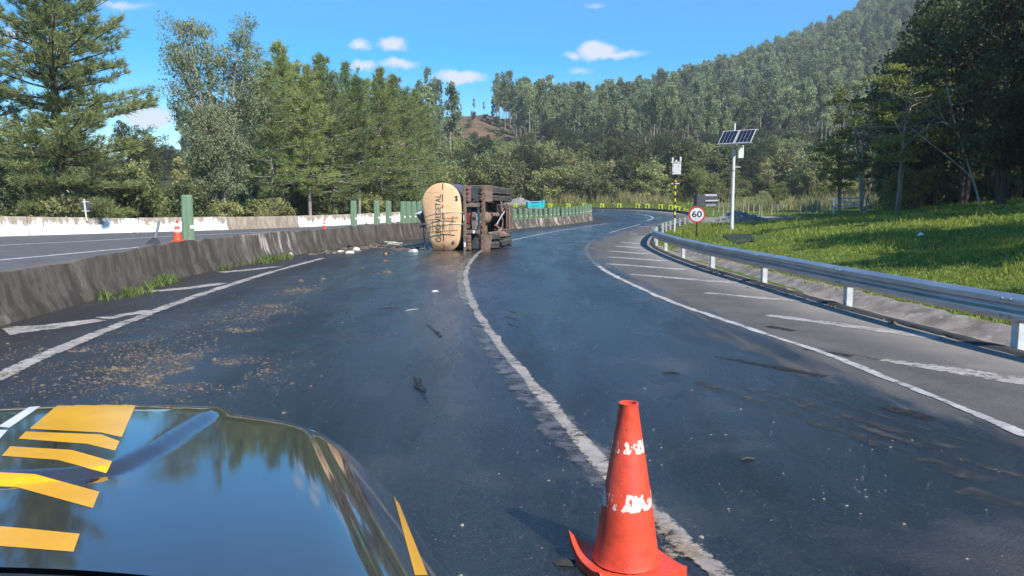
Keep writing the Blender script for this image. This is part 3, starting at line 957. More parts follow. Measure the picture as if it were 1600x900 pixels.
def scatter(name, pts, scl, rot, pairs, label, cat, kind='stuff'):
    """one object holding very many plants: instances on points"""
    me = bpy.data.meshes.new(name)
    me.from_pydata([tuple(p) for p in pts], [], [])
    a = me.attributes.new('scl', 'FLOAT_VECTOR', 'POINT'); a.data.foreach_set('vector', np.asarray(scl, np.float32).ravel())
    a = me.attributes.new('rot', 'FLOAT_VECTOR', 'POINT'); a.data.foreach_set('vector', np.asarray(rot, np.float32).ravel())
    o = link(name, me); tag(o, label, cat, None, kind)
    ng = bpy.data.node_groups.new(name, 'GeometryNodeTree')
    ng.interface.new_socket('Geometry', in_out='INPUT', socket_type='NodeSocketGeometry')
    ng.interface.new_socket('Geometry', in_out='OUTPUT', socket_type='NodeSocketGeometry')
    gi = ng.nodes.new('NodeGroupInput'); go = ng.nodes.new('NodeGroupOutput')
    ip = ng.nodes.new('GeometryNodeInstanceOnPoints')
    allj = ng.nodes.new('GeometryNodeJoinGeometry')
    for pr in pairs:
        j = ng.nodes.new('GeometryNodeJoinGeometry')
        for ob in pr:
            oi = ng.nodes.new('GeometryNodeObjectInfo'); oi.inputs['Object'].default_value = ob
            oi.transform_space = 'ORIGINAL'
            ng.links.new(oi.outputs['Geometry'], j.inputs[0])
        gt = ng.nodes.new('GeometryNodeGeometryToInstance')
        ng.links.new(j.outputs[0], gt.inputs[0]); ng.links.new(gt.outputs[0], allj.inputs[0])
    ng.links.new(gi.outputs[0], ip.inputs['Points'])
    ng.links.new(allj.outputs[0], ip.inputs['Instance'])
    ip.inputs['Pick Instance'].default_value = True
    rv = ng.nodes.new('FunctionNodeRandomValue'); rv.data_type = 'INT'
    for s_ in rv.inputs:
        if s_.type == 'INT' and s_.name == 'Max': s_.default_value = len(pairs) - 1
        if s_.type == 'INT' and s_.name == 'Min': s_.default_value = 0
    ng.links.new([q for q in rv.outputs if q.type == 'INT'][0], ip.inputs['Instance Index'])
    for nm, sock in (('scl', 'Scale'), ('rot', 'Rotation')):
        na = ng.nodes.new('GeometryNodeInputNamedAttribute'); na.data_type = 'FLOAT_VECTOR'
        na.inputs['Name'].default_value = nm
        out = [q for q in na.outputs if q.enabled and q.type == 'VECTOR'][0]
        if sock == 'Rotation':
            er = ng.nodes.new('FunctionNodeEulerToRotation'); ng.links.new(out, er.inputs[0]); out = er.outputs[0]
        ng.links.new(out, ip.inputs[sock])
    ng.links.new(ip.outputs[0], go.inputs[0])
    md = o.modifiers.new('scatter', 'NODES'); md.node_group = ng
    return o
# ------------------------------------------------------------------ vegetation
rg = np.random.default_rng(21)
def K(name, gen, bark, leaf): return Tree(name, gen, bark, leaf)
k_bigpine = K('big_pine', pine(1, 18.0, 5.0, .11, 36, 7, 24, 10, .42, .055, .36, .36, .55, .6, .30), 'bark_pine', 'leaf_pine')
k_pines = [K('row_pine', pine(s, 14.0, r * 1.12, c0, 32, 6, 8, 8, .38, .055, .17, .36, .5, .4, .5), 'bark_pale', 'leaf_pine2') for s, r, c0 in ((2, 2.9, .22), (3, 2.5, .28), (4, 3.3, .13))]
k_dpine = [K('dark_pine', pine(s, 13.0, 3.6, .20, 24, 6, 10, 9, .36, .06, .22, .12, .35), 'bark_pine', 'leaf_dark') for s in (5, 6)]
k_euc = K('eucalyptus', broad(8, 13.6, 2.6, 8, 210, 95, .60, .19, .068, .18, .7, .55, .14, 1.0), 'bark_euc', 'leaf_euc')
k_far = [K('hill_eucalyptus', broad(s, 25, 3.0, 1, 17, 34, 1.35, 1.0, .55, c0, .5, .1, .24, 1.1, twig=False), 'bark_euc', 'leaf_far') for s, c0 in ((11, .52), (12, .42), (13, .6), (14, .30))]
k_bush = [K('bush', broad(s, 2.5, 1.5, 6, 40, 46, .45, .20, .12, .08, .2, .6, .04, .9), 'bark_pale', 'leaf_bush') for s in (31, 32, 33)]
k_bush += [K('bush', broad(37, 3.2, 1.3, 5, 40, 46, .42, .20, .12, .08, .2, .5, .04, 1.1), 'bark_pale', 'leaf_bushd'), K('bush', broad(38, 2.0, 1.5, 6, 36, 46, .40, .22, .09, .05, .2, .7, .04, .9), 'bark_pale', 'leaf_olive')]
k_mid = [K('young_tree', broad(s, 7.5, 2.3, 2, 44, 46, .75, .34, .19, .22, .3, .4, .10, .9), 'bark_pale', 'leaf_bush') for s in (41, 42)]
k_bright = K('bright_tree', broad(51, 5.5, 2.0, 3, 40, 60, .5, .17, .11, .35, .2, .45, .07, .55), 'bark_pale', 'leaf_bright')
k_yellow = K('layered_tree', broad(52, 7.0, 2.6, 3, 46, 64, .60, .17, .09, .34, .1, .35, .08, .35), 'bark_pale', 'leaf_yellow')
k_darkb = [K('dark_tree', broad(s, 11, 3.4, 3, 120, 64, .75, .24, .13, .16, .3, .4, .11, .7), 'bark_pine', 'leaf_dark') for s in (61, 62)]

# --- left side, behind the far barrier
def LT(u, Y): return ((u - CX) / F_PX * Y, Y)
x, y = LT(100, 46); k_bigpine.place('pine_tree', x, y, 'big spreading dark green pine behind the white barrier, left of the eucalyptus', s=1.0, rot=.4)
x, y = LT(-52, 50); k_bigpine.place('pine_tree', x, y, 'pine cut off by the left edge of the picture', s=.86, rot=2.2)
x, y = LT(345, 56); k_euc.place('eucalyptus_tree', x, y, 'many-stemmed pale-barked eucalyptus between the big pine and the pine row', s=1.22, sz=1.14, rot=.9)
row = [(428, 56, .92, 0), (447, 60, 1.10, 1), (468, 66, 1.08, 2), (486, 58, .95, 0), (505, 68, 1.12, 1), (523, 62, .98, 2), (545, 72, 1.10, 0), (562, 64, .90, 1), (580, 76, 1.10, 2), (598, 70, 1.02, 0), (617, 80, 1.12, 1), (634, 74, .96, 2), (652, 86, 1.08, 0), (500, 76, 1.1, 2), (560, 84, 1.16, 0), (458, 74, 1.15, 1), (400, 68, 1.0, 2), (420, 78, 1.15, 0), (610, 92, 1.2, 2), (668, 94, .95, 1)]
for i, (u, Y, s, k) in enumerate(row):
    x, y = LT(u, Y + 4); s *= .96
    k_pines[k].place('pine_tree', x, y, 'tall slim pine in the dense row behind the far barrier, left of the tanker', group='pine row behind the far barrier', s=s * rg.uniform(.95, 1.05), rot=rg.uniform(0, 6.28))
for (u, Y, top, lb) in [(668, 168, 138, 'tall thin eucalyptus just right of the pine row, nearest to it'), (705, 176, 134, 'tallest thin eucalyptus standing in front of the bare brown slope'), (690, 200, 170, 'shorter thin eucalyptus between the two tall ones by the brown slope'), (742, 352, 158, 'lone far eucalyptus on the crest above the brown slope'), (722, 346, 166, 'small far eucalyptus on the crest left of the lone one'), (678, 250, 150, 'far thin eucalyptus between the pine row and the brown slope'), (714, 190, 152, 'thin eucalyptus right beside the tallest one by the brown slope'), (655, 160, 150, 'thin eucalyptus rising directly behind the end of the pine row'), (757, 350, 163, 'far eucalyptus on the crest at the right end of the brown slope'), (700, 348, 160, 'far eucalyptus on the crest at the left end of the brown slope')]:
    x, y = LT(u, Y)
    hgt = CAM_H + (HOR - top) / F_PX * Y - Tz(x, y)
    k_far[1].place('eucalyptus_tree', x, y, lb, s=hgt / 25 * .9, sz=hgt / 25, rot=rg.uniform(0, 6))
bush_pairs = []
for (u, Y, s, k, lb) in [(55, 50, 1.9, 0, 'sunlit round bush under the big pine at left'), (215, 51, 1.5, 1, 'low green bush behind the white barrier, right of the big pine'), (262, 55, 1.25, 2, 'pale olive bush just left of the tall green screen panel'), (12, 52, 2.3, 1, 'leafy bush at the left edge behind the white barrier'), (180, 54, 1.6, 3, 'dark green bush behind the small sign, right of the big pine'), (300, 58, 1.4, 4, 'dull olive bush at the foot of the eucalyptus')]:
    x, y = LT(u, Y)
    e, t_, c_ = k_bush[k].place('bush', x, y, lb, 'bush', s=s, rot=rg.uniform(0, 6))
    if k not in [q[0] for q in bush_pairs]: bush_pairs.append((k, t_, c_))
pairs_bush = [(t_, c_) for _, t_, c_ in bush_pairs]

# --- right side
right = [(k_dpine[0], 1458, 45, 1.02, .5, 'pine_tree', 'dark pine with straight bare trunk on the grass bank at right'),
         (k_dpine[1], 1415, 60, .98, 1.5, 'pine_tree', 'dark pine behind the bank, left of the straight-trunked one'),
         (k_yellow, 1310, 50, .86, .3, 'broadleaf_tree', 'small yellow-green layered tree in front of the white gate'),
         (k_yellow, 1347, 45, 1.12, 2.0, 'broadleaf_tree', 'larger yellow-green layered tree right of the white gate'),
         (k_yellow, 1398, 41, 1.15, 3.2, 'broadleaf_tree', 'yellow-green tree at the left end of the dark wood'),
         (k_bright, 1212, 96, .75, .2, 'broadleaf_tree', 'small bright green tree behind the fence posts'),
         (k_bright, 1090, 132, 1.15, 1.2, 'broadleaf_tree', 'bright green leafy tree just right of the striped pole'),
         (k_bright, 1050, 134, 1.1, 2.4, 'broadleaf_tree', 'pale-topped tree directly behind the striped pole')]
for (k, u, Y, s, r_, nm, lb) in right:
    x, y = LT(u, Y); k.place(nm, x, y, lb, s=s, rot=r_)
wood = [(1500, 42, 1.15, 0), (1425, 52, 1.05, 1), (1475, 52, 1.3, 1), (1545, 44, 1.3, 0), (1555, 64, 1.6, 0), (1450, 82, 1.6, 0), (1610, 66, 1.6, 1), (1500, 58, 1.45, 0), (1560, 36, 1.0, 1), (1530, 50, 1.15, 1), (1600, 44, 1.1, 0), (1480, 62, 1.2, 0), (1585, 58, 1.3, 1), (1660, 34, 1.0, 0), (1440, 72, 1.15, 1), (1640, 52, 1.25, 1), (1520, 70, 1.4, 0)]
for i, (u, Y, s, k) in enumerate(wood):
    x, y = LT(u, Y)
    k_darkb[k].place('broadleaf_tree', x, y, 'dark shaded tree in the wood at the right edge', group='dark wood on the right bank', s=s, rot=rg.uniform(0, 6))
for i, (x, y, s, k) in enumerate([(19.5, 25, .9, 0), (25, 24, 1.1, 1), (15.5, 18, .72, 0), (29, 30, 1.3, 1), (25, 32, 1.15, 1), (13.5, 12.5, .62, 0), (33, 38, 1.3, 0), (18, 13, .9, 1), (12.0, 6.5, .5, 1)]):
    k_darkb[k].place('broadleaf_tree', x, y, 'roadside tree beyond the right edge whose shade falls on the bank', group='trees outside the picture shading the bank', s=s, rot=rg.uniform(0, 6))
x, y = LT(1530, 37)
be = empty('bare_tree', (x, y, Tz(x, y) - .1), 0, 'leafless grey tree leaning left over the bank', 'tree')
bv, bf = bare(9, 10.5, 3)
link('trunk', mesh_np('bare_tree', bv, bf, True), M['dead_wood'], be)

# --- the wooded hill
pts = []
Yr = 228.0
while Yr < 800:
    sp = 5.4 if Yr < 420 else 6.4
    for u_x in np.arange(-0.42 * Yr, .78 * Yr, sp):
        X = u_x + rg.uniform(-2.4, 2.4); Y = Yr + rg.uniform(-2.6, 2.6)
        u = CX + F_PX * X / Y
        yc = np.interp(u, U_C, Y_C)
        if Y > yc + 25: continue
        yb = np.interp(u, [300, 640, 700, 760, 800, 860, 1000, 1200, 1700], [250, 262, 300, 330, 262, 238, 236, 236, 230])
        if Y < yb: continue
        rb = np.interp(Y, [290, 350], [806, 772])
        if 694 < u < rb: continue
        if u < 694 and rg.random() < .5: continue
        pts.append((X, Y, Tz(X, Y) - .4))
    Yr += sp
pts = np.array(pts)
vis = np.array([-60 < CX + F_PX * p[0] / p[1] < 1420 and CX + F_PX * p[0] / p[1] > 690 for p in pts])
order = np.argsort(np.where(vis, pts[:, 1], 9999))
near, rest = order[:300], order[300:]
far_pairs = {}
for i in near:
    k = int(rg.integers(0, 4)); s = rg.uniform(.52, .90)
    e, t_, c_ = k_far[k].place('eucalyptus_tree', pts[i, 0], pts[i, 1], 'slender plantation eucalyptus in the front ranks on the hill', group='front ranks of the hillside plantation', s=s, sz=s * rg.uniform(.92, 1.12), rot=rg.uniform(0, 6.28), sink=.4)
    far_pairs.setdefault(k, (t_, c_))
n = len(rest)
s = rg.uniform(.50, .98, (n, 1)) * np.ones((1, 3)); s[:, 2] *= rg.uniform(.9, 1.12, n)
rot = np.zeros((n, 3)); rot[:, 2] = rg.uniform(0, 6.28, n)
scatter('hill_forest', pts[rest], s, rot, [far_pairs[k] for k in sorted(far_pairs)], 'dense eucalyptus forest covering the hill up to its crest', 'forest')
# --- shrub belt between the bend and the hill
bp, bs = [], []
def try_bush(X, Y, smin, smax):
    bp.append((X, Y, Tz(X, Y) - .15)); q = smin + (smax - smin) * rg.random() ** 1.8; bs.append((q, q, q * rg.uniform(.8, 1.15)))
for _ in range(900):
    Y = rg.uniform(131, 190); u = rg.uniform(560, 1640)
    try_bush((u - CX) / F_PX * Y, Y, .5, 3.0)
for _ in range(1150):
    Y = rg.uniform(175, 262); u = rg.uniform(540, 1600)
    if 690 < u < 806 and Y > 215: continue
    try_bush((u - CX) / F_PX * Y, Y, .5, 2.0)
for _ in range(70):
    Y = rg.uniform(215, 345); u = rg.uniform(690, 806)
    try_bush((u - CX) / F_PX * Y, Y, .5, 1.1)
n = len(bp); rot = np.zeros((n, 3)); rot[:, 2] = rg.uniform(0, 6.28, n)
scatter('shrub_belt', bp, bs, rot, pairs_bush, 'tangled green scrub between the far bend and the hill', 'shrubs')
tp = []; ts = []
mid_objs = []
extra_pairs = []
for e_ in [q for q in COL.objects if q.name.startswith('broadleaf_tree')][:40]:
    ch = {c_.name.split('.')[0]: c_ for c_ in e_.children}
    if ch['crown'].data.name.split('_')[0] in ('dark', 'layered', 'bright') and ch['crown'].data not in [p_[1].data for p_ in extra_pairs]:
        extra_pairs.append((ch['trunk'], ch['crown']))
for i, (u, Y, s) in enumerate([(840, 138, .75), (905, 134, .7), (985, 142, .8), (1140, 135, .8), (1255, 132, .85), (770, 146, .7), (1180, 150, 1.0), (870, 160, .9), (1020, 170, 1.0), (1290, 140, 1.0)]):
    x, y = LT(u, Y)
    e, t_, c_ = k_mid[i % 2].place('young_tree', x, y, 'young leafy tree rising out of the scrub beyond the bend', group='young trees in the scrub belt', s=s, rot=rg.uniform(0, 6))
    if i < 2: mid_objs.append((t_, c_))
for _ in range(420):
    Y = rg.uniform(136, 235); u = rg.uniform(560, 1640)
    if 670 < u < 816 and Y > 165: continue
    tp.append(((u - CX) / F_PX * Y, Y, 0)); q = rg.uniform(.5, 1.0); ts.append((q, q, q))
for _ in range(260):      # the wood behind the pine row, seen through its gaps
    Y = rg.uniform(72, 210); u = rg.uniform(-160, 640)
    X = (u - CX) / F_PX * Y
    if X > float(xf(min(Y, 88))) - 9: continue
    tp.append((X, Y, 0)); q = rg.uniform(.55, 1.0); ts.append((q, q, q))
for _ in range(110):
    Y = rg.uniform(62, 118); u = rg.uniform(1390, 1750)
    tp.append(((u - CX) / F_PX * Y, Y, 0)); q = rg.uniform(.6, 1.2); ts.append((q, q, q))
tp = [(p[0], p[1], Tz(p[0], p[1]) - .2) for p in tp]
n = len(tp); rot = np.zeros((n, 3)); rot[:, 2] = rg.uniform(0, 6.28, n)
scatter('mixed_wood', tp, ts, rot, mid_objs + extra_pairs, 'mixed young woodland filling the gaps behind the nearer trees', 'woodland')
# --- undergrowth behind the far barrier and under the right-hand wood
up_, us_ = [], []
for _ in range(190):
    Y = rg.uniform(26, 84); X = float(xf(Y)) - rg.uniform(2.2, 16)
    if -110 < CX + F_PX * X / Y < 720:
        up_.append((X, Y, Tz(X, Y) - .1)); q = rg.uniform(.5, 1.25); us_.append((q, q, q))
for _ in range(90):
    Y = rg.uniform(44, 75); X = (rg.uniform(1400, 1700) - CX) / F_PX * Y
    up_.append((X, Y, Tz(X, Y) - .1)); q = rg.uniform(.4, .95); us_.append((q, q, q))
n = len(up_); rot = np.zeros((n, 3)); rot[:, 2] = rg.uniform(0, 6.28, n)
scatter('undergrowth', up_, us_, rot, pairs_bush, 'low undergrowth beneath the roadside trees', 'undergrowth')

# --- grass on the bank
def blades(P, H, W, rgx, lean=.45):
    n = len(P)
    a = rgx.uniform(0, 6.28, n); s_ = np.stack([np.cos(a), np.sin(a), 0 * a], -1) * W[:, None] * .5
    b_ = rgx.uniform(0, 6.28, n); l = np.stack([np.cos(b_), np.sin(b_), 0 * b_], -1) * (H * rgx.uniform(.1, lean * 2, n))[:, None]
    up = np.zeros((n, 3)); up[:, 2] = H
    V = np.stack([P - s_, P + s_, P + up * .55 + l * .35 + s_ * .7, P + up * .55 + l * .35 - s_ * .7, P + up * .95 + l], 1).reshape(-1, 3)
    i = np.arange(n)[:, None] * 5
    Fc = np.concatenate([i + [[0, 1, 2]], i + [[0, 2, 3]], i + [[3, 2, 4]]], 1).reshape(-1, 3)
    return V, Fc
PATCHP = gp(1156, 373.5)
NB = 220000
Y = np.exp(rg.uniform(math.log(4.5), math.log(88), NB)); u = rg.uniform(990, 1900, NB)
X = (u - CX) / F_PX * Y
drr = X - xr(Y)
gmask = np.maximum(sstep(np.hypot((X - 23) / 8.5, (Y - 70) / 8), 1.05, .9), sstep(np.hypot((X - 27.5) / 5, (Y - 60.5) / 4.5), 1.0, .85))
keep = (drr > np.where(Y > 29, .45, 1.12) + rg.normal(0, .06, NB)) & (np.hypot((X - PATCHP.x) / .95, (Y - PATCHP.y) / 3.2) > 1) & (gmask < .5) & (rg.random(NB) < np.clip(1.3 - drr / 22, .15, 1)) & ~((Y > 68) & (drr < 4))
X, Y = X[keep], Y[keep]; n = len(X)
lumpy = .7 + .6 * (wob(X * 1.0, Y, 1.3) > .25) + .3 * wob(X, Y, .5)
H = np.clip(rg.gamma(6, .012, n) * lumpy * (1 + Y / 70), .02, .45); W = .009 + .0011 * Y * rg.uniform(.7, 1.3, n)
V, Fc = blades(np.stack([X, Y, T(X, Y) - .01], -1), H, W, rg)
tag(link('verge_grass', mesh_np('verge_grass', V, Fc), M['grass']), 'bright green grass on the bank behind the guardrail', 'grass', None, 'stuff')
# far grass strip beyond the bend and tall dry reeds at the foot of the scrub
NB = 26000
Y = rg.uniform(100, 138, NB); X = rg.uniform(-40, 62, NB)
keep = (Y > np.interp(X, OUT[::-1, 0], OUT[::-1, 1]) + 2) | (X > 18.5)
X, Y = X[keep], Y[keep]; n = len(X)
V, Fc = blades(np.stack([X, Y, T(X, Y) - .02], -1), rg.uniform(.12, .4, n), rg.uniform(.07, .14, n), rg)
tag(link('far_grass', mesh_np('far_grass', V, Fc), M['grass']), 'grass strip between the chevron signs and the scrub', 'grass', None, 'stuff')
NB = 15000
cx_ = np.r_[rg.uniform(14, 70, 150), rg.uniform(4, 26, 60)]; cy_ = np.r_[rg.uniform(88, 134, 150), rg.uniform(129, 137, 60)]
ok = (cy_ > 118) | (cx_ > 30); cx_, cy_ = cx_[ok], cy_[ok]
k = rg.integers(0, len(cx_), NB)
X = cx_[k] + rg.normal(0, .7, NB); Y = cy_[k] + rg.normal(0, .7, NB)
keep = (X > 24) | (Y > 124); X, Y = X[keep], Y[keep]; n = len(X)
V, Fc = blades(np.stack([X, Y, T(X, Y) - .05], -1), rg.gamma(7, .2, n), rg.uniform(.05, .11, n), rg, .3)
tag(link('tall_dry_grass', mesh_np('tall_dry_grass', V, Fc), M['reed']), 'tall straw-coloured grass at the foot of the scrub', 'grass', None, 'stuff')
# weeds at the foot of the median
wx_, wy_ = [], []
for (a, c, n_) in [((235, 452), (275, 440), 40), ((330, 425), (372, 415), 60), ((400, 414), (450, 404), 90), ((170, 470), (235, 458), 30), ((604, 376), (660, 372), 150)]:
    A, C_ = gp(*a), gp(*c)
    for _ in range(n_):
        t = rg.random()
        wx_.append(A.x + (C_.x - A.x) * t + rg.normal(0, .10)); wy_.append(A.y + (C_.y - A.y) * t + rg.normal(0, .10))
wx_ = np.repeat(wx_, 5) + rg.normal(0, .04, len(wx_) * 5); wy_ = np.repeat(wy_, 5) + rg.normal(0, .04, len(wy_) * 5); n = len(wx_)
V, Fc = blades(np.stack([wx_, wy_, T(wx_, wy_) + .01], -1), rg.uniform(.05, .26, n), rg.uniform(.012, .03, n), rg, .6)
tag(link('median_weeds', mesh_np('median_weeds', V, Fc), M['weed']), 'weeds growing along the foot of the median barrier', 'weeds', None, 'stuff')

# ------------------------------------------------------------------ more materials
M['galv'] = basic('galvanised_steel', (.52, .54, .55), (.40, .42, .44), .38, 3, metal=.75, bmp=.05, stretch=(.4, .4, 3))
M['galv_white'] = basic('pale_galvanised', (.62, .62, .60), (.50, .50, .48), .5, 8, metal=.15, bmp=.05)
M['white_paint'] = basic('white_paint', (.72, .72, .70), (.62, .62, .60), .5, 6)
M['black'] = basic('black_plastic', (.018, .018, .019), (.03, .03, .03), .6, 8)
M['dark_grey'] = basic('dark_grey', (.045, .05, .055), (.07, .07, .075), .6, 3)
M['grey'] = basic('grey_metal', (.32, .34, .35), (.24, .25, .26), .5, 5)
M['yellow'] = basic('sign_yellow', (.72, .62, .02), (.66, .55, .02), .5, 5)
M['chevron_yellow'] = basic('chevron_yellow', (.50, .58, .03), (.46, .53, .03), .5, 5)
M['sign_red'] = basic('sign_red', (.62, .045, .05), (.55, .04, .045), .45, 5)
M['sign_white'] = basic('sign_white', (.80, .80, .79), (.74, .74, .73), .45, 4)
M['green_screen'] = basic('green_screen_plastic', (.165, .25, .145), (.125, .195, .115), .55, 3, stretch=(1, 1, .3), c3=(.21, .28, .19))
M['cone_orange'] = basic('cone_orange', (.78, .085, .028), (.70, .065, .022), .5, 9)
M['solar'] = basic('solar_cell', (.012, .015, .028), (.018, .022, .038), .2, 12)
M['teal'] = basic('turquoise_paint', (.03, .50, .52), (.025, .42, .45), .45, 3)
M['gravel'] = basic('gravel', (.27, .255, .235), (.17, .16, .15), .95, 3, bmp=1.0, bscale=9, which='World')
M['post_wood'] = basic('post_wood', (.42, .38, .31), (.28, .25, .20), .9, 5)
M['soil'] = basic('soil', (.10, .07, .045), (.17, .125, .08), .95, 8, bmp=.8)
M['amber'] = basic('amber_lens', (.85, .30, .02), (.8, .26, .02), .3, 5)
M['foam'] = basic('white_foam', (.72, .70, .62), (.58, .55, .46), .8, 4, bmp=.3)
M['rust'] = basic('rusty_chassis', (.20, .115, .075), (.10, .068, .05), .75, 5, bmp=.3, c3=(.26, .15, .10))
M['rust_grey'] = basic('dusty_steel', (.24, .165, .115), (.135, .096, .072), .7, 4, bmp=.2, c3=(.28, .22, .17))
M['tyre'] = basic('tyre_rubber', (.045, .043, .042), (.085, .078, .07), .85, 6, bmp=.2)
M['lamp_dirty'] = basic('dirty_lamp', (.26, .10, .065), (.17, .085, .06), .5, 9)

# ------------------------------------------------------------------ guardrail
def rail_profile():
    # W-beam, (depth towards road, height)
    pts = [(0, 0), (.018, .012), (.075, .045), (.083, .075), (.075, .105), (.012, .135), (.004, .155), (.012, .175), (.075, .205), (.083, .235), (.075, .265), (.018, .298), (0, .31)]
    return pts
gr = empty('guardrail', (0, 0, 0), 0, 'galvanised steel guardrail on white posts along the right shoulder', 'guardrail')
RS = spline([(x + .10, y) for x, y in XR if -7 < y < 70], .25)
cum = np.r_[0, np.cumsum(np.linalg.norm(np.diff(RS, axis=0), axis=1))]
gr.location = (RS[0, 0], RS[0, 1], 0)
def rail_at(s_):
    x = np.interp(s_, cum, RS[:, 0]); y = np.interp(s_, cum, RS[:, 1])
    x2 = np.interp(s_ + .2, cum, RS[:, 0]); y2 = np.interp(s_ + .2, cum, RS[:, 1])
    x1 = np.interp(s_ - .2, cum, RS[:, 0]); y1 = np.interp(s_ - .2, cum, RS[:, 1])
    d = np.array([x2 - x1, y2 - y1]); d /= np.linalg.norm(d)
    return x, y, d
def road_z(y): return float(rz(y))
PR = rail_profile()
s0 = 0.0
BEAM = 4.0
k = 0
# the post nearest the right edge of the picture fixes the spacing
p_first = gp(1587, 551)
s_first = cum[np.argmin(np.hypot(RS[:, 0] - p_first.x, RS[:, 1] - p_first.y))]
post_me = None
sp = s_first % 3.75
posts_s = np.arange(sp, cum[-1] - .3, 3.75)
for ps in posts_s:
    x, y, d = rail_at(ps)
    n_ = np.array([d[1], -d[0]])
    z0 = road_z(y)
    if post_me is None:
        mb = MB()
        for sy in (-1, 1):
            mb.box((0, sy * .052, .28), (.10, .006, .76), None)
        mb.box((-.048, 0, .28), (.006, .110, .76))
        o = mb.build('post', M['galv_white'], gr); post_me = o.data
        blk = MB().box((-.07, 0, .53), (.06, .09, .22), None, .008)
        ob = blk.build('spacer_block', M['galv'], gr); blk_me = ob.data
    else:
        o = link('post', post_me, None, gr); ob = link('spacer_block', blk_me, None, gr)
    for q in (o, ob):
        q.location = (x + n_[0] * .07 - gr.location.x, y + n_[1] * .07 - gr.location.y, z0 - .08)
        q.rotation_euler = (0, 0, math.atan2(d[1], d[0]) - math.pi / 2)
bs_ = sp - 3.75 * .25
while bs_ < cum[-1] - 1:
    a, c = max(0.01, bs_), min(bs_ + 3.83, cum[-1] - .01)
    if c - a > .5:
        ss = np.linspace(a, c, 14); V = []
        lap = .004 if k % 2 else .0
        for s_ in ss:
            x, y, d = rail_at(s_); n_ = np.array([d[1], -d[0]])
            z0 = road_z(y) + .34
            for (o_, h_) in PR:
                V.append((x - n_[0] * (o_ + .03 + lap) - gr.location.x, y - n_[1] * (o_ + .03 + lap) - gr.location.y, z0 + h_))
            for (o_, h_) in PR[::-1]:
                V.append((x - n_[0] * (o_ + .026 + lap) - gr.location.x, y - n_[1] * (o_ + .026 + lap) - gr.location.y, z0 + h_))
        q = 2 * len(PR); Fc = []
        for i in range(len(ss) - 1):
            for j in range(q):
                j2 = (j + 1) % q; Fc.append((i * q + j, i * q + j2, (i + 1) * q + j2, (i + 1) * q + j))
        Fc.append(tuple(range(q))); Fc.append(tuple((len(ss) - 1) * q + j for j in range(q))[::-1])
        o = MB().add(V, Fc).build('beam', M['galv'], gr, True)
        x, y, d = rail_at(bs_ + 3.75 * .25); n_ = np.array([d[1], -d[0]])
        bolt = MB()
        for dd in (-.06, .06):
            for hh in (.06, .25):
                bolt.lathe([(.018, 0), (.018, .012), (.008, .018)], 8, (x - n_[0] * .112 + d[0] * dd - gr.location.x, y - n_[1] * .112 + d[1] * dd - gr.location.y, road_z(y) + .34 + hh), (0, R(-90), math.atan2(-n_[1], -n_[0]) + math.pi))
        bolt.build('bolts', M['grey'], o)
    k += 1
    bs_ += 3.75
# torn end plate lying by the bend of the rail
p = gp(1010, 366)
ep = MB().prism([(0, 0, 0), (.75, .12, .02), (.86, .22, .45), (.62, .16, .42)], (.02, .05, .0), (p.x - .55, p.y, p.z))
tag(ep.build('bent_plate', M['dark_grey']), 'bent dark plate sticking up at the bend of the guardrail', 'plate')

# ------------------------------------------------------------------ green glare screens on the median
def screen_mesh():
    mb = MB()
    w, t, h = .27, .05, 1.02
    prof = [(-w / 2, 0), (-w / 2 + .035, .035), (-.03, .03), (0, .045), (.03, .03), (w / 2 - .035, .035), (w / 2, 0), (w / 2 - .035, -.02), (-w / 2 + .035, -.02)]
    rows = [(0, 1.06), (.05, 1.0), (h * .93, .93), (h * .985, .88), (h, .76)]
    V = []; Fc = []
    for (z, s_) in rows:
        for (a, b_) in prof: V.append((a * s_, -b_ * s_, z))
    q = len(prof)
    for i in range(len(rows) - 1):
        for j in range(q):
            j2 = (j + 1) % q; Fc.append((i * q + j, i * q + j2, (i + 1) * q + j2, (i + 1) * q + j))
    Fc.append(tuple(range(q))); Fc.append(tuple((len(rows) - 1) * q + j for j in range(q)))
    return mb.add(V, Fc)
scr0 = screen_mesh().build('screen_panel', M['green_screen'], None, True)
scr_me = scr0.data; bpy.data.objects.remove(scr0)
ref_me = MB().box((.085, -.042, .30), (.075, .006, .075)).build('tmp', M['sign_white']); rme = ref_me.data; bpy.data.objects.remove(ref_me)
MS = spline(med_path, .2)
mcum = np.r_[0, np.cumsum(np.linalg.norm(np.diff(MS, axis=0), axis=1))]
MU = CX + F_PX * MS[:, 0] / np.maximum(MS[:, 1], .5)
def screen_at(idx, label, group=None, face=None, s=1.0, zb=.80):
    x, y = MS[idx]
    d = MS[min(idx + 2, len(MS) - 1)] - MS[max(idx - 2, 0)]
    yaw = math.atan2(-x, y) * -1.0 if face is None else face
    e = empty('glare_screen', (x, y, Tz(x, y) + zb), -math.atan2(x, y) + R(rg.uniform(-4, 4)), label, 'screen panel', group)
    link('panel', scr_me, None, e); link('reflector', rme, None, e)
    e.scale = (1, 1, s)
    return e
def idx_u(u, ymin=5, ymax=90):
    ok = (MS[:, 1] > ymin) & (MS[:, 1] < ymax)
    return int(np.argmin(np.where(ok, np.abs(MU - u), 1e9)))
screen_at(idx_u(295, 8, 24), 'single tall green screen panel on the median beside the small orange cone', s=1.04)
for (u, lb) in [(553, 'green screen panel standing left of the others before the tanker'), (590, 'green screen panel second from left in the row before the tanker'), (608.5, 'green screen panel third from left in the row before the tanker'), (631, 'green screen panel fourth from left, left of the close group by the tanker'), (640, 'green screen panel first of the close group by the tanker'), (648, 'green screen panel in the middle of the close group by the tanker'), (656, 'green screen panel nearest the tank end, partly hidden')]:
    screen_at(idx_u(u, 24, 38), lb, 'green glare screens on the median')
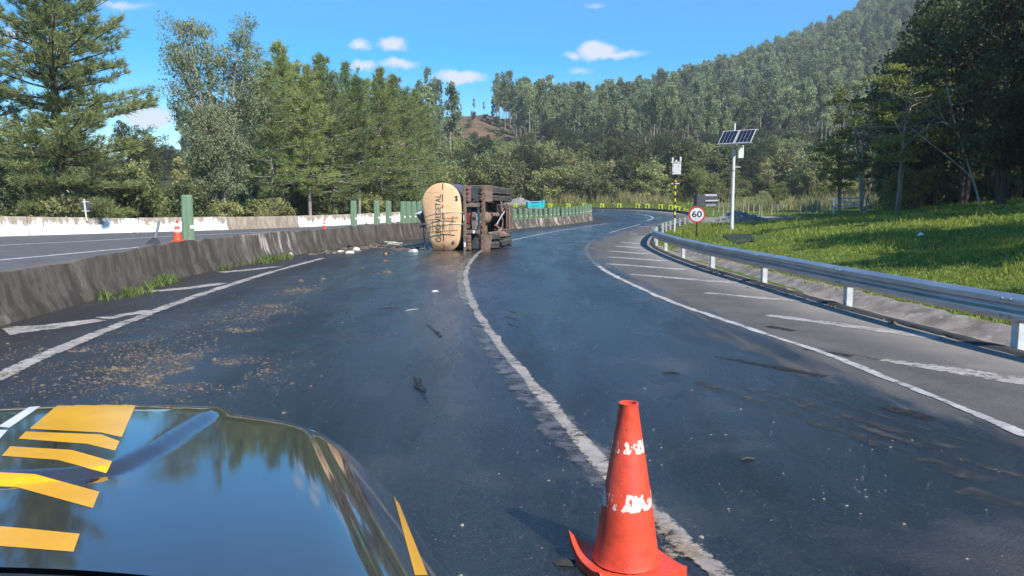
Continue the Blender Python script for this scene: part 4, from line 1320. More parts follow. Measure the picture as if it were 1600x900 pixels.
i0, i1 = np.argmin(np.abs(MS[:, 1] - 46)), np.argmin(np.abs(MS[:, 1] - 76.0))
sa, sb = mcum[i0], mcum[i1]
for s_ in np.arange(sa, sb, .92):
    i = int(np.argmin(np.abs(mcum - s_)))
    screen_at(i, 'green screen panel in the close-set row beyond the overturned tanker', 'glare screens beyond the tanker', s=.74, zb=.65)

# ------------------------------------------------------------------ overturned tanker
TK = gp(692, 392)
KP = TK.y / F_PX / 1.0
TH = R(-9.0)
tk = empty('tanker_truck', (TK.x, TK.y, TK.z + .02), TH, 'overturned vegetable oil tanker lying on its side with the tan tank end towards us', 'truck')
def ta(cx): return (640 + cx / 6.925 - 692) * KP          # crop column to metres across
def tz(cy): return (391.5 - (270 + cy / 6.925)) * KP      # crop row to metres up
def TA(cx, b_):
    un = (640 + cx / 6.925 - 800) / F_PX; c, s_ = math.cos(TH), math.sin(TH)
    return (un * (TK.y + b_ * c) - TK.x + b_ * s_) / (c - un * s_)
def TZ(cy, b_):
    return CAM_H + (HOR - (270 + cy / 6.925)) / F_PX * (TK.y + b_) - TK.z - .02
def PT(cx, b_, cy): return (TA(cx, b_), b_, TZ(cy, b_))
OUTL = [(262, 836), (240, 790), (220, 720), (205, 640), (190, 560), (172, 470), (161, 400), (158, 330), (166, 265), (195, 205), (240, 155), (300, 125), (365, 117), (430, 130), (475, 160), (510, 205), (531, 260), (541, 330), (546, 400), (546, 480), (541, 560), (535, 640), (525, 730), (500, 795), (450, 836), (380, 841), (320, 841)]
ol = np.array([(ta(352 + (a - 352) * 1.12), tz(c)) for a, c in OUTL])
ol = spline(np.vstack([ol, ol[:1]]), .06)[:-1]
oc = np.array([(ol[:, 0].min() + ol[:, 0].max()) / 2, (ol[:, 1].min() + ol[:, 1].max()) / 2])
hx_, hz_ = np.ptp(ol[:, 0]) / 2, np.ptp(ol[:, 1]) / 2
def dome(a, z):
    r2 = ((a - oc[0]) / hx_) ** 2 + ((z - oc[1]) / hz_) ** 2
    return -.14 * max(0.0, 1 - r2 * .95)
nO = len(ol)
V = []; Fc = []
rings = [.0, .2, .4, .6, .8, .93, 1.0]
V.append((oc[0], dome(*oc), oc[1]))
for r_ in rings[1:]:
    for a, z in ol:
        q = oc + (np.array([a, z]) - oc) * r_
        V.append((q[0], dome(*q) + (0 if r_ < 1 else .03), q[1]))
for j in range(nO): Fc.append((0, 1 + (j + 1) % nO, 1 + j))
for i in range(len(rings) - 2):
    for j in range(nO):
        j2 = (j + 1) % nO
        Fc.append((1 + i * nO + j, 1 + i * nO + j2, 1 + (i + 1) * nO + j2, 1 + (i + 1) * nO + j))
m, nt, b = new_mat('tank_tan')
v = coords(nt, 'Object')
c1 = mixc(nt, ramp(nt, noise(nt, coords(nt, 'Object', (1, 1, .6)), 1.6, 5, .6), .35, .68), (.80, .51, .28), (.75, .43, .215))
c1 = mixc(nt, ramp(nt, noise(nt, coords(nt, 'Object', (.5, 1, 3.5)), 2.2, 6, .65), .52, .72), c1, (.60, .33, .15))
sp_ = N(nt, 'ShaderNodeSeparateXYZ'); nt.links.new(v, sp_.inputs[0])
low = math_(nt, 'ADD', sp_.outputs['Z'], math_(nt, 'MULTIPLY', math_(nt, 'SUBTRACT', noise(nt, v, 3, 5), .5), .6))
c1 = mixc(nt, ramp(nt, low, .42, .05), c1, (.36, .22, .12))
nt.links.new(c1, b.inputs['Base Color']); b.inputs['Roughness'].default_value = .42
bump(nt, b, noise(nt, v, 2.5, 3), .12, .03)
M['tank_tan'] = m
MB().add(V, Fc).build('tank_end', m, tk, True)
# shell of the tank behind the end
V = []; Fc = []
LENS = [.03, .05, 2.0, 4.0, 6.2, 6.5, 6.6]
for i, L_ in enumerate(LENS):
    s_ = (1.012, 1.012, 1.012, 1.012, 1.012, .85, .4)[i]
    for a, z in ol:
        q = oc + (np.array([a, z]) - oc) * s_
        V.append((q[0], L_, max(q[1], .005)))
for i in range(len(LENS) - 1):
    for j in range(nO):
        j2 = (j + 1) % nO
        Fc.append((i * nO + j, i * nO + j2, (i + 1) * nO + j2, (i + 1) * nO + j))
Fc.append(tuple((len(LENS) - 1) * nO + j for j in range(nO)))
M['tank_shell'] = basic('tank_shell', (.13, .12, .11), (.075, .068, .06), .5, 2, metal=.1, bmp=.1)
MB().add(V, Fc).build('tank_shell', M['tank_shell'], tk, True)
# lettering up the tank end
cu = bpy.data.curves.new('lettering', 'FONT'); cu.body = '\u00d3LEO VEGETAL'; cu.size = 1.0; cu.space_character = 1.06; cu.offset = .004
tmp = bpy.data.objects.new('lettering', cu); COL.objects.link(tmp)
bpy.context.view_layer.update()
tm = bpy.data.meshes.new_from_object(tmp.evaluated_get(bpy.context.evaluated_depsgraph_get()))
bpy.data.objects.remove(tmp)
co = np.zeros(len(tm.vertices) * 3, np.float32); tm.vertices.foreach_get('co', co); co = co.reshape(-1, 3)
tw = np.ptp(co[:, 0]); x0 = co[:, 0].min()
z_lo, z_hi = tz(748), tz(242); a_base, a_top = ta(352), ta(292)
new = np.zeros_like(co)
for i, (px_, py_, _) in enumerate(co):
    z = z_lo + (px_ - x0) / tw * (z_hi - z_lo)
    a = a_base + py_ / .70 * (a_top - a_base)
    new[i] = (a, dome(a, z) - .012, z)
tm.vertices.foreach_set('co', new.ravel()); tm.update()
M['letter'] = basic('lettering_green', (.055, .085, .055), (.085, .11, .07), .6, 8)
tm.materials.clear(); tm.materials.append(M['letter'])
link('lettering', tm, M['letter'], tk)
# reflective dashes down the end
M['tape_red'] = basic('tape_red', (.30, .035, .03), (.22, .04, .035), .4, 8)
M['tape_brown'] = basic('tape_white', (.55, .42, .30), (.45, .33, .22), .4, 8)
for i, (c0_, c1_) in enumerate([(125, 190), (235, 320), (350, 390), (430, 500), (540, 610), (660, 740), (780, 848)]):
    za, zb = tz(c1_), tz(c0_)
    a0 = ta(364 + (c0_ + c1_) / 2 / 845 * 16)
    V = []
    for t in np.linspace(0, 1, 6):
        z = za + (zb - za) * t
        for s_ in (-1, 1): V.append((a0 + s_ * .019, dome(a0, z) - .008 - (.02 if z < .05 else 0), z))
    MB().add(V, [(2 * j, 2 * j + 1, 2 * j + 3, 2 * j + 2) for j in range(5)]).build('tape_strip', M['tape_red'], tk)
# ladder across the end, its rails and rungs
lad = MB()
for (pa, pb, r_) in [((198, 516), (545, 487), .013), ((215, 645), (540, 622), .013)]:
    P = [(ta(pa[0] + (pb[0] - pa[0]) * t), -.20 + .03 * abs(t - .5), tz(pa[1] + (pb[1] - pa[1]) * t)) for t in np.linspace(0, 1, 6)]
    lad.tube(P, r_, 6)
lad.build('ladder_rail', M['dark_grey'], tk)
for (x_, y0, y1) in [(248, 514, 640), (375, 505, 632), (460, 497, 626), (320, 508, 636)]:
    MB().tube([PT(x_, -.195, y0), PT(x_ + 4, -.195, y1)], .010, 6).build('ladder_rung', M['dark_grey'], tk)
for (pa, pb) in [((180, 430), (582, 428)), ((205, 552), (580, 553))]:
    MB().tube([PT(pa[0], -.17, pa[1]), (ta((pa[0] + pb[0]) / 2), -.19, tz(pa[1])), PT(pb[0], .0, pb[1])], .011, 6).build('handrail', M['galv_white'], tk)
for x_ in (385, 490):
    MB().tube([PT(x_, -.18, 430), PT(x_, -.18, 500)], .010, 5).build('handrail', M['galv_white'], tk)
hk = MB()
for y_ in (258, 292): hk.box(PT(512, -.05, y_), (.10, .03, .03))
hk.box(PT(515, -.05, 275), (.03, .03, .17)); hk.build('latch', M['dark_grey'], tk)
hk = MB().lathe([(.055, 0), (.055, .02), (.035, .03)], 16, (ta(482), dome(ta(482), tz(748)) - .02, tz(748)), (R(90), 0, 0)); hk.build('drain_cap', M['rust_grey'], tk, True)
# manhole neck and pipework on what was the roof
pm = Vector(PT(175, .35, 520)); pe = Vector(PT(118, .25, 430))
MB().tube([pm, pm.lerp(pe, .5), pe], [.17, .165, .16], 16).build('manhole', M['rust'], tk, True)
dr_ = (pe - pm).normalized()
MB().tube([pe, pe + dr_ * .05], [.20, .20], 18).build('manhole_rim', M['sign_white'], tk, True)
mb = MB()
mb.tube([PT(190, .3, 560), PT(110, .2, 595), PT(120, .2, 565), PT(195, .3, 600)], .025, 6)
mb.tube([PT(152, .3, 560), PT(158, .2, 700), PT(160, .15, 832)], .022, 6)
mb.tube([PT(105, .1, 822), PT(200, .2, 828)], .03, 6)
mb.tube([PT(162, .6, 270), PT(150, .6, 300), PT(162, .6, 420)], .025, 6)
mb.build('roof_rail', M['dark_grey'], tk)
# rear frame, lamps, mudguards
def tbox(name, x0, x1, y0, y1, b0, b1, mat, bev=.012, parent=None):
    return MB().box(((TA(x0, b0) + TA(x1, b0)) / 2, (b0 + b1) / 2, (TZ(y0, b0) + TZ(y1, b0)) / 2), (abs(TA(x1, b0) - TA(x0, b0)), abs(b1 - b0), abs(TZ(y1, b0) - TZ(y0, b0))), None, bev).build(name, M[mat], parent or tk)
tbox('rear_bumper', 581, 612, 140, 838, .02, .16, 'rust_grey')
M['plate_white'] = M['sign_white']
tbox('reflector', 584, 592, 455, 515, .005, .02, 'sign_white', 0)
tbox('reflector', 587, 607, 748, 800, .005, .02, 'sign_white', 0)
for (y0, y1, lamps) in [(143, 318, (172, 216, 262, 298)), (668, 832, (697, 733, 772, 810))]:
    lp = tbox('lamp_panel', 613, 664, y0, y1, .08, .14, 'rust_grey')
    for y_ in lamps:
        MB().lathe([(.062, 0), (.062, .03), (.045, .05), (.012, .056)], 14, PT(635, .082, y_), (R(90), 0, 0)).build('rear_lamp', M['lamp_dirty'], lp, True)
tbox('cross_beam', 613, 772, 327, 372, .10, .30, 'rust_grey')
tbox('cross_beam', 613, 772, 614, 656, .10, .30, 'rust_grey')
tbox('reflector', 684, 705, 618, 650, .085, .10, 'sign_white', 0)
tbox('back_plate', 614, 664, 385, 600, .26, .30, 'rust_grey')
tbox('warning_plate', 620, 651, 430, 542, .22, .25, 'tape_red', .004)
tbox('valve_box', 672, 716, 425, 612, .16, .34, 'rust_grey', .02)
tbox('valve_gap', 672, 718, 480, 506, .14, .155, 'black', 0)
MB().tube([PT(726, .2, 440), PT(730, .2, 520), PT(722, .22, 600)], .03, 8).build('hose', M['grey'], tk, True)
tbox('spray_bar', 735, 748, 372, 612, .28, .36, 'galv_white')
tbox('spray_bar', 748, 762, 430, 600, .34, .44, 'rust_grey')
tbox('underrun_bar', 780, 816, 140, 838, .02, .12, 'rust', .015)
M['stripe'] = basic('faded_stripe', (.30, .15, .10), (.24, .12, .08), .6, 6)
for i in range(12):
    zc = tz(165 + i * 57)
    a0, a1 = ta(781), ta(815)
    MB().prism([(a0, 0, zc - .05), (a1, 0, zc + .02), (a1, 0, zc + .07), (a0, 0, zc)], (0, .004, 0), (0, .013, 0)).build('warning_stripe', M['stripe' if i % 2 else 'rust_grey'], tk)
mf = MB().prism([PT(814, .30, 312), PT(900, .38, 312), PT(897, .36, 140), PT(816, .30, 138)], (0, .02, 0)); mf.build('mud_flap', M['rust_grey'], tk)
mf = MB().prism([PT(738, .26, 838), PT(868, .34, 838), PT(897, .38, 672), PT(772, .28, 668)], (0, .02, 0)); mf.build('mud_flap', M['rust_grey'], tk)
tbox('underbody', 655, 735, 165, 820, .75, 6.0, 'dark_grey', .02)  # dark box added to stand for the shaded interior of the chassis
tbox('cross_tube', 664, 782, 140, 152, .35, .42, 'rust_grey')
tbox('chassis_rail', 650, 720, 335, 370, .3, 6.2, 'rust', .01)
tbox('chassis_rail', 650, 720, 615, 650, .3, 6.2, 'rust', .01)
for b_ in (1.0, 2.1, 3.3, 4.6): tbox('chassis_cross_member', 660, 712, 370, 615, b_, b_ + .12, 'rust_grey')
def wheel(a, b_, z0, z1, parent):
    r_ = .52; zc = (z0 + z1) / 2; hw = (z1 - z0) / 2
    prof = [(.27, -hw), (.40, -hw * 1.0), (.485, -hw * .92), (r_, -hw * .66), (r_, -hw * .3), (r_ - .014, -hw * .26), (r_ - .014, -hw * .18), (r_, -hw * .14), (r_, hw * .14), (r_ - .014, hw * .18), (r_ - .014, hw * .26), (r_, hw * .3), (r_, hw * .66), (.485, hw * .92), (.40, hw), (.27, hw)]
    e = MB().lathe(prof, 36, (a, b_, zc), None, False).build('tyre', M['tyre'], parent, True)
    rim = MB().lathe([(.275, -hw * .95), (.26, -hw * .5), (.24, 0), (.10, hw * .2), (.10, hw * .8), (.02, hw * .85)], 24, (a, b_, zc)).build('rim', M['rust_grey'], e, True)
A_AX = TA(820, 1.45)
wz = [(tz(236), tz(152) + .02), (tz(314), tz(244)), (tz(742), tz(668)), (.0, tz(760))]
for b_ in (1.45, 2.95, 4.3):
    for (za, zb) in wz:
        if b_ > 2.5 and za < .1: za, zb = .01, .27
        wheel(A_AX + (.02 if b_ < 2 else .03), b_, za, zb, tk)
    MB().tube([(A_AX, b_, .15), (A_AX, b_, 2.2)], .075, 10).build('axle', M['rust_grey'], tk, True)
    df = MB().lathe([(.03, -.30), (.15, -.24), (.24, -.08), (.26, .05), (.20, .2), (.08, .28)], 18, (A_AX - .02, b_, tz(500)), (R(90), 0, 0)); df.build('differential', M['rust_grey'], tk, True)
    for zz in (tz(345), tz(632)):
        lf = MB()
        for j in range(4):
            lf.tube([(A_AX - .42 + .03 * j, b_ - .62 + .1 * j, zz), (A_AX - .20 + .03 * j, b_, zz), (A_AX - .42 + .03 * j, b_ + .62 - .1 * j, zz)], .035, 4)
        lf.build('leaf_spring', M['rust'], tk)
    for zz in (tz(375), tz(600)):
        MB().lathe([(.05, 0), (.13, .02), (.13, .16), (.05, .2)], 14, (A_AX - .25, b_ - .35, zz), (R(90), 0, 0)).build('brake_chamber', M['dark_grey'], tk, True)
mb = MB()
mb.tube([PT(735, .4, 700), PT(745, .5, 560), PT(800, 1.0, 500), PT(830, 1.3, 505)], .045, 8)
mb.tube([PT(850, 1.1, 655), PT(960, 1.6, 640), PT(985, 2.0, 600)], .06, 8); mb.build('drive_shaft', M['rust_grey'], tk, True)
M['pinkish'] = basic('faded_red_steel', (.30, .16, .13), (.22, .12, .10), .6, 6)
mb = MB()
mb.tube([PT(990, 2.2, 310), PT(1000, 2.2, 420)], .035, 8)
mb.tube([PT(985, 2.2, 395), PT(1050, 2.5, 390)], .045, 8)
mb.tube([PT(930, 1.9, 560), PT(985, 2.2, 620), PT(975, 2.2, 670)], .05, 8)
mb.build('suspension_rod', M['pinkish'], tk, True)
for j, (x_, y0, y1) in enumerate([(1050, 330, 590), (1078, 345, 600), (1100, 355, 600)]):
    tbox('front_beam', x_ - 8, x_ + 6, y0, y1, 2.2 + .1 * j, 2.32 + .1 * j, 'pinkish' if j % 2 else 'rust', .01)
MB().prism([PT(960, 2.0, 690), PT(1080, 2.3, 668), PT(1010, 2.3, 622), PT(975, 2.0, 640)], (0, .03, 0)).build('mudguard_piece', M['pinkish'], tk)
tbox('gearbox', 930, 1040, 340, 470, 2.5, 3.2, 'dark_grey', .05)
tbox('gearbox', 900, 1048, 470, 600, 2.7, 3.4, 'black', .05)
MB().tube([PT(960, 2.3, 350), PT(985, 2.3, 430), PT(1010, 2.35, 520), PT(1000, 2.3, 600)], .03, 6).build('hose', M['rust_grey'], tk, True)
MB().tube([PT(1040, 2.3, 400), PT(990, 2.2, 470), PT(940, 2.1, 560)], .025, 6).build('hose', M['galv_white'], tk, True)
tbox('air_tank', 880, 960, 430, 480, 1.9, 2.6, 'rust_grey', .06)
tbox('side_guard', 664, 905, 320, 328, 2.2, 2.8, 'dark_grey', .01)

# ------------------------------------------------------------------ traffic cones
def cone(name, p, h, r_, label, bands, base_tilt=0, rotz=0.3, worn=None, group=None):
    e = empty(name, p, rotz, label, 'traffic cone', group)
    s_ = h / .75
    prof = [(.145, .045), (.138, .06), (.118, .20), (.096, .375), (.094, .38), (.066, .56), (.064, .565), (.040, .735), (.042, .75), (.034, .75), (.030, .70)]
    MB().lathe([(a * s_ * r_, z * s_) for a, z in prof], 40, cap=False).build('cone_body', M[worn or 'cone_orange'], e, True)
    n = 20; V = []; Fc = []
    for i in range(n + 1):
        for j in range(n + 1):
            a = (i / n * 2 - 1) * .198 * s_; c = (j / n * 2 - 1) * .198 * s_
            rr_ = max(abs(a), abs(c)) / (.198 * s_); rc = math.hypot(a, c) / (.198 * s_)
            k_ = 1 - .13 * max(0, rc - 1.05)
            z = .035 * s_ * (1 if rr_ < .93 else .75) + .045 * s_ * max(0, 1 - rc / .72) ** .6 + base_tilt * s_ * max(0, rc - .75) ** 2 * (1.5 if (a < 0 and c > -.1) else .35)
            V.append((a * k_, c * k_, z))
    n1 = n + 1
    for i in range(n):
        for j in range(n): Fc.append((i * n1 + j, (i + 1) * n1 + j, (i + 1) * n1 + j + 1, i * n1 + j + 1))
    nb = len(V)
    V += [(x, y, max(z - .042 * s_, .004)) for x, y, z in V]
    Fc += [tuple(q + nb for q in f[::-1]) for f in Fc]
    for i in range(n):
        for (a, c) in ((i * n1, (i + 1) * n1), ((i + 1) * n1 + n, i * n1 + n), (i + 1, i), (n * n1 + i, n * n1 + i + 1)):
            Fc.append((a, c, c + nb, a + nb))
    MB().add(V, Fc).build('cone_base', M[worn or 'cone_orange'], e, True)
    for (z0, z1) in bands:
        f = lambda z: np.interp(z, [q[1] for q in prof[:9]], [q[0] for q in prof[:9]]) * r_ + .0025
        MB().lathe([(f(z) * s_, z * s_) for z in np.linspace(z0, z1, 4)], 32, cap=False).build('reflective_band', M['sign_white'], e, True)
    return e
m, nt, b = new_mat('cone_worn')
v = coords(nt, 'Object'); sp_ = N(nt, 'ShaderNodeSeparateXYZ'); nt.links.new(v, sp_.inputs[0])
n1_ = noise(nt, coords(nt, 'Object', (1.2, 1.2, .6)), 22, 4, .6)
zz = sp_.outputs['Z']
def band(c, w):
    return ramp(nt, math_(nt, 'ABSOLUTE', math_(nt, 'SUBTRACT', zz, c)), w, w * .55)
bb_ = math_(nt, 'MAXIMUM', band(.33, .055), math_(nt, 'MULTIPLY', band(.56, .042), .93))
rem = ramp(nt, math_(nt, 'ADD', math_(nt, 'MULTIPLY', bb_, .5), n1_), .985, 1.02)
oc_ = mixc(nt, ramp(nt, noise(nt, v, 14, 6, .7), .4, .7), (.74, .078, .034), (.52, .055, .026))
oc_ = mixc(nt, ramp(nt, noise(nt, coords(nt, 'Object', (8, 8, 1.0)), 9, 4, .8), .62, .75), oc_, (.80, .20, .13))
oc_ = mixc(nt, ramp(nt, noise(nt, v, 70, 2), .66, .74), oc_, (.25, .05, .03))
nt.links.new(mixc(nt, rem, oc_, (.70, .58, .50)), b.inputs['Base Color'])
nt.links.new(ramp(nt, rem, 0, 1, .42, .7), b.inputs['Roughness'])
bump(nt, b, math_(nt, 'ADD', rem, noise(nt, v, 40, 4)), .25, .004)
M['cone_worn'] = m
pc = gp(978, 893)
cone('traffic_cone', (pc.x, pc.y, rz(pc.y) + .02), .74, 1.04, 'large scuffed orange traffic cone on the lane line in the foreground', [], .16, R(24), 'cone_worn')
i = idx_u(281, 8, 24)
x, y = MS[i]; cone('traffic_cone', (x, y, Tz(x, y) + .80), .48, 1.1, 'small orange cone with white bands on the median by the lone green panel', [(.33, .43), (.54, .64)], 0)
p = gp(507, 360); cone('traffic_cone', (p.x, p.y, Tz(p.x, p.y) + .012), .72, 1.05, 'orange banded cone on the opposite lanes seen over the median, left of the screens', [(.33, .43), (.54, .64)], 0)
p = gp(616.3, 354); cone('traffic_cone', (p.x, p.y, Tz(p.x, p.y) + .012), .66, 1.0, 'distant orange cone seen between the green screens before the tanker', [(.33, .43), (.54, .64)], 0)

# ------------------------------------------------------------------ speed limit sign
p = gp(1088, 371)
def disc(r_, y_, t, name, mat, parent, z=0, n=40):
    return MB().lathe([(r_, 0), (r_, t)], n, (0, y_, z), (R(90), 0, 0)).build(name, M[mat], parent)
sg = empty('speed_limit_sign', p, math.atan2(-p.x, p.y), 'round red-rimmed 60 km/h speed limit sign on a dark post', 'sign')
ks = p.y / F_PX
zc = (371 - 335.5) * ks; rs = 12.8 * ks
MB().box((0, .05, zc / 2 - .15), (.08, .05, zc + .3), None, .01).build('post', M['black'], sg)
def plate(r_, y0, y1, mat, nm):
    V = []; n = 44
    for (yy, rr_) in ((y0, r_), (y1, r_)):
        for k_ in range(n): V.append((rr_ * math.cos(6.2832 * k_ / n), yy, zc + rr_ * math.sin(6.2832 * k_ / n)))
    Fc = [tuple(range(n)), tuple(range(n, 2 * n))[::-1]] + [(k_, (k_ + 1) % n, n + (k_ + 1) % n, n + k_) for k_ in range(n)]
    return MB().add(V, Fc).build(nm, M[mat], sg)
plate(rs, 0, .02, 'sign_red', 'rim'); plate(rs * .80, -.005, .0, 'sign_white', 'face')
def text_mesh(body, width, height, mat, parent, loc, name='lettering', bold=0.0, sx=None):
    cu = bpy.data.curves.new(name, 'FONT'); cu.body = body; cu.align_x = 'CENTER'; cu.align_y = 'CENTER'; cu.offset = bold
    t = bpy.data.objects.new(name, cu); COL.objects.link(t); bpy.context.view_layer.update()
    me = bpy.data.meshes.new_from_object(t.evaluated_get(bpy.context.evaluated_depsgraph_get()))
    bpy.data.objects.remove(t)
    co = np.zeros(len(me.vertices) * 3, np.float32); me.vertices.foreach_get('co', co); co = co.reshape(-1, 3)
    co[:, 0] -= (co[:, 0].min() + co[:, 0].max()) / 2; co[:, 1] -= (co[:, 1].min() + co[:, 1].max()) / 2
    q = np.stack([co[:, 0] / np.ptp(co[:, 0]) * width + loc[0], np.zeros(len(co)) + loc[1], co[:, 1] / np.ptp(co[:, 1]) * height + loc[2]], -1)
    me.vertices.foreach_set('co', q.astype(np.float32).ravel()); me.update()
    me.materials.clear(); me.materials.append(M[mat])
    return link(name, me, M[mat], parent)
text_mesh('60', rs * 1.20, rs * .78, 'black', sg, (0, -.009, zc + rs * .06), bold=.022)
text_mesh('km/h', rs * .62, rs * .17, 'black', sg, (0, -.009, zc - rs * .50))

# ------------------------------------------------------------------ solar mast
p = gp(1143, 361)
ks = p.y / F_PX
so = empty('solar_mast', p, 0, 'tall white pole carrying two tilted solar panels and a white box', 'pole')
Hm = (361 - 196) * ks
MB().tube([(0, 0, -.3), (0, 0, Hm * .78)], [3.0 * ks, 2.2 * ks], 16).build('mast', M['white_paint'], so, True)
MB().tube([(0, 0, Hm * .77), (0, 0, Hm)], [1.5 * ks, 1.5 * ks], 12).build('mast_top', M['white_paint'], so, True)
for zf in (.56, .70, .765):
    MB().tube([(0, 0, Hm * zf), (0, 0, Hm * zf + .05)], [2.7 * ks, 2.7 * ks], 16).build('clamp', M['grey'], so, True)
# panel plane: width along w, slope along d
wv = Vector((41 * ks, -34 * ks, 0)); dn = Vector((-13 * ks, -15.5 * ks, -21 * ks))
tl = Vector((-15 * ks, 20 * ks * .0 - .12 + 12 * ks, Hm - 11 * ks))
nrm = wv.cross(dn).normalized()
if nrm.z < 0: nrm = -nrm
for i in range(2):
    a = tl + wv * (.5 * i + .012); ww = wv * .476
    pan = MB().prism([a, a + ww, a + ww + dn, a + dn], -nrm * .03).build('solar_panel', M['galv_white'], so)
    ins = MB()
    for c in range(4):
        q0 = a + ww * (.05 + c * .23) + dn * .04
        ins = MB().prism([q0, q0 + ww * .212, q0 + ww * .212 + dn * .92, q0 + dn * .92], nrm * .004, nrm * .001)
        ins.build('cell_strip', M['solar'], pan)
mb = MB(); c_ = tl + wv * .5 + dn * .5
mb.tube([c_ - nrm * .05, (0, 0, Hm - 22 * ks)], .035, 6); mb.tube([tl + dn - nrm * .04 - wv * .02, tl + dn - nrm * .04 + wv * 1.03], .025, 6); mb.tube([tl - nrm * .04 - wv * .04, tl - nrm * .04 + wv * 1.04], .025, 6)
mb.tube([tl + wv + dn * .1, (.35, .1, Hm - 30 * ks)], .02, 6)
mb.build('bracket', M['galv_white'], so)
bx_ = MB().box((9.8 * ks, -.05, Hm * .0 + (361 - 239.5) * ks), (8.2 * ks, .22, 19.5 * ks), (0, 0, R(-8)), .02).build('control_box', M['sign_white'], so)
MB().tube([(2 * ks, 0, (361 - 262.5) * ks), (11 * ks, 0, (361 - 262.5) * ks)], .02, 6).build('arm', M['galv_white'], so)

# ------------------------------------------------------------------ striped camera pole
p = gp(1053.5, 366.5)
ks = p.y / F_PX
sc_ = empty('camera_pole', p, math.atan2(-p.x, p.y), 'yellow and black striped pole with grey box, two cameras and amber light', 'pole')
Z = lambda v: (366.5 - v) * ks
MB().tube([(0, 0, -.2), (0, 0, Z(341))], .055, 12).build('pole_base', M['white_paint'], sc_, True)
n = 10
for i in range(n):
    za, zb = Z(341 - (341 - 290) * i / n), Z(341 - (341 - 290) * (i + 1) / n)
    MB().tube([(0, 0, za), (0, 0, zb)], .058, 12).build('stripe', M['black' if i % 2 == 0 else 'yellow'], sc_, True)
MB().tube([(0, 0, Z(290)), (0, 0, Z(258))], .07, 12).build('pole_top', M['dark_grey'], sc_, True)
MB().box((0, -.02, Z(287.8)), (12.5 * ks, .12, 1.6 * ks), None, .005).build('bracket', M['white_paint'], sc_)
MB().lathe([(.0, -.09), (.07, -.06), (.085, 0), (.07, .06), (0, .09)], 16, (0, -.10, Z(284.5)), None, False).build('amber_light', M['amber'], sc_, True)
for s_ in (-1, 1): MB().box((s_ * 4.5 * ks, 0, Z(284)), (2.6 * ks, .1, 3.4 * ks), None, .02).build('side_light', M['black'], sc_)
MB().box((1.2 * ks, -.10, Z(265.7)), (13.2 * ks, .26, 16.8 * ks), None, .02).build('control_box', M['white_paint'], sc_)
for (a, v_) in ((-3.5, 260.7), (4.5, 261), (-3.8, 270.6)):
    MB().box((a * ks, -.235, Z(v_)), (2.6 * ks, .02, .8 * ks)).build('latch', M['grey'], sc_)
MB().box((.6 * ks, 0, Z(255)), (15.5 * ks, .07, 1.3 * ks)).build('cross_arm', M['white_paint'], sc_)
MB().box((.6 * ks, -.02, Z(253.5)), (2.2 * ks, .08, 4 * ks)).build('arm_clamp', M['white_paint'], sc_)
for (a, v_) in ((-5.3, 251), (6.8, 250)):
    MB().lathe([(.03, -.13), (.058, -.11), (.062, .08), (.05, .12), (.0, .125)], 14, (a * ks, 0, Z(v_)), (R(12), 0, 0)).build('camera_head', M['sign_white'], sc_, True)
    MB().tube([(a * ks, 0, Z(255)), (a * ks, 0, Z(v_) - .06)], .02, 6).build('camera_mount', M['white_paint'], sc_)

# ------------------------------------------------------------------ dark kiosk beyond the sign
p = gp(1103, 337)
Yk = 81.0; x = (1102.5 - CX) / F_PX * Yk; ks = Yk / F_PX
kz = Tz(x, Yk)
Zk = lambda v: CAM_H + (HOR - v) * ks - kz
kk = empty('roadside_kiosk', (x, Yk, kz), math.atan2(-x, Yk) * .6 + R(12), 'small dark box-shaped shelter with sloping grey roof on legs', 'kiosk')
MB().box((-10 * ks, .35, (Zk(304.5) + Zk(322)) / 2), (14 * ks, 1.1, (Zk(304.5) - Zk(322))), None, .02).build('side_wall', M['dark_grey'], kk)
MB().box((7.5 * ks, .45, (Zk(306) + Zk(322)) / 2), (20.6 * ks, .9, Zk(307) - Zk(322)), None, .02).build('body', M['dark_grey'], kk)
MB().prism([(-2.7 * ks, -.12, Zk(315)), (18.5 * ks, -.12, Zk(314.5)), (17.5 * ks, .45, Zk(304)), (-2.7 * ks, .45, Zk(304))], (0, .03, .04)).build('roof', M['grey'], kk)
MB().box((6.3 * ks, -.04, Zk(320.5)), (16 * ks, .04, 3 * ks)).build('shelf', M['grey'], kk)
for a in (-14, 11.5):
    MB().box((a * ks, .2, Zk(322) / 2 - .1), (.09, .09, Zk(322) + .25)).build('leg', M['post_wood'], kk)

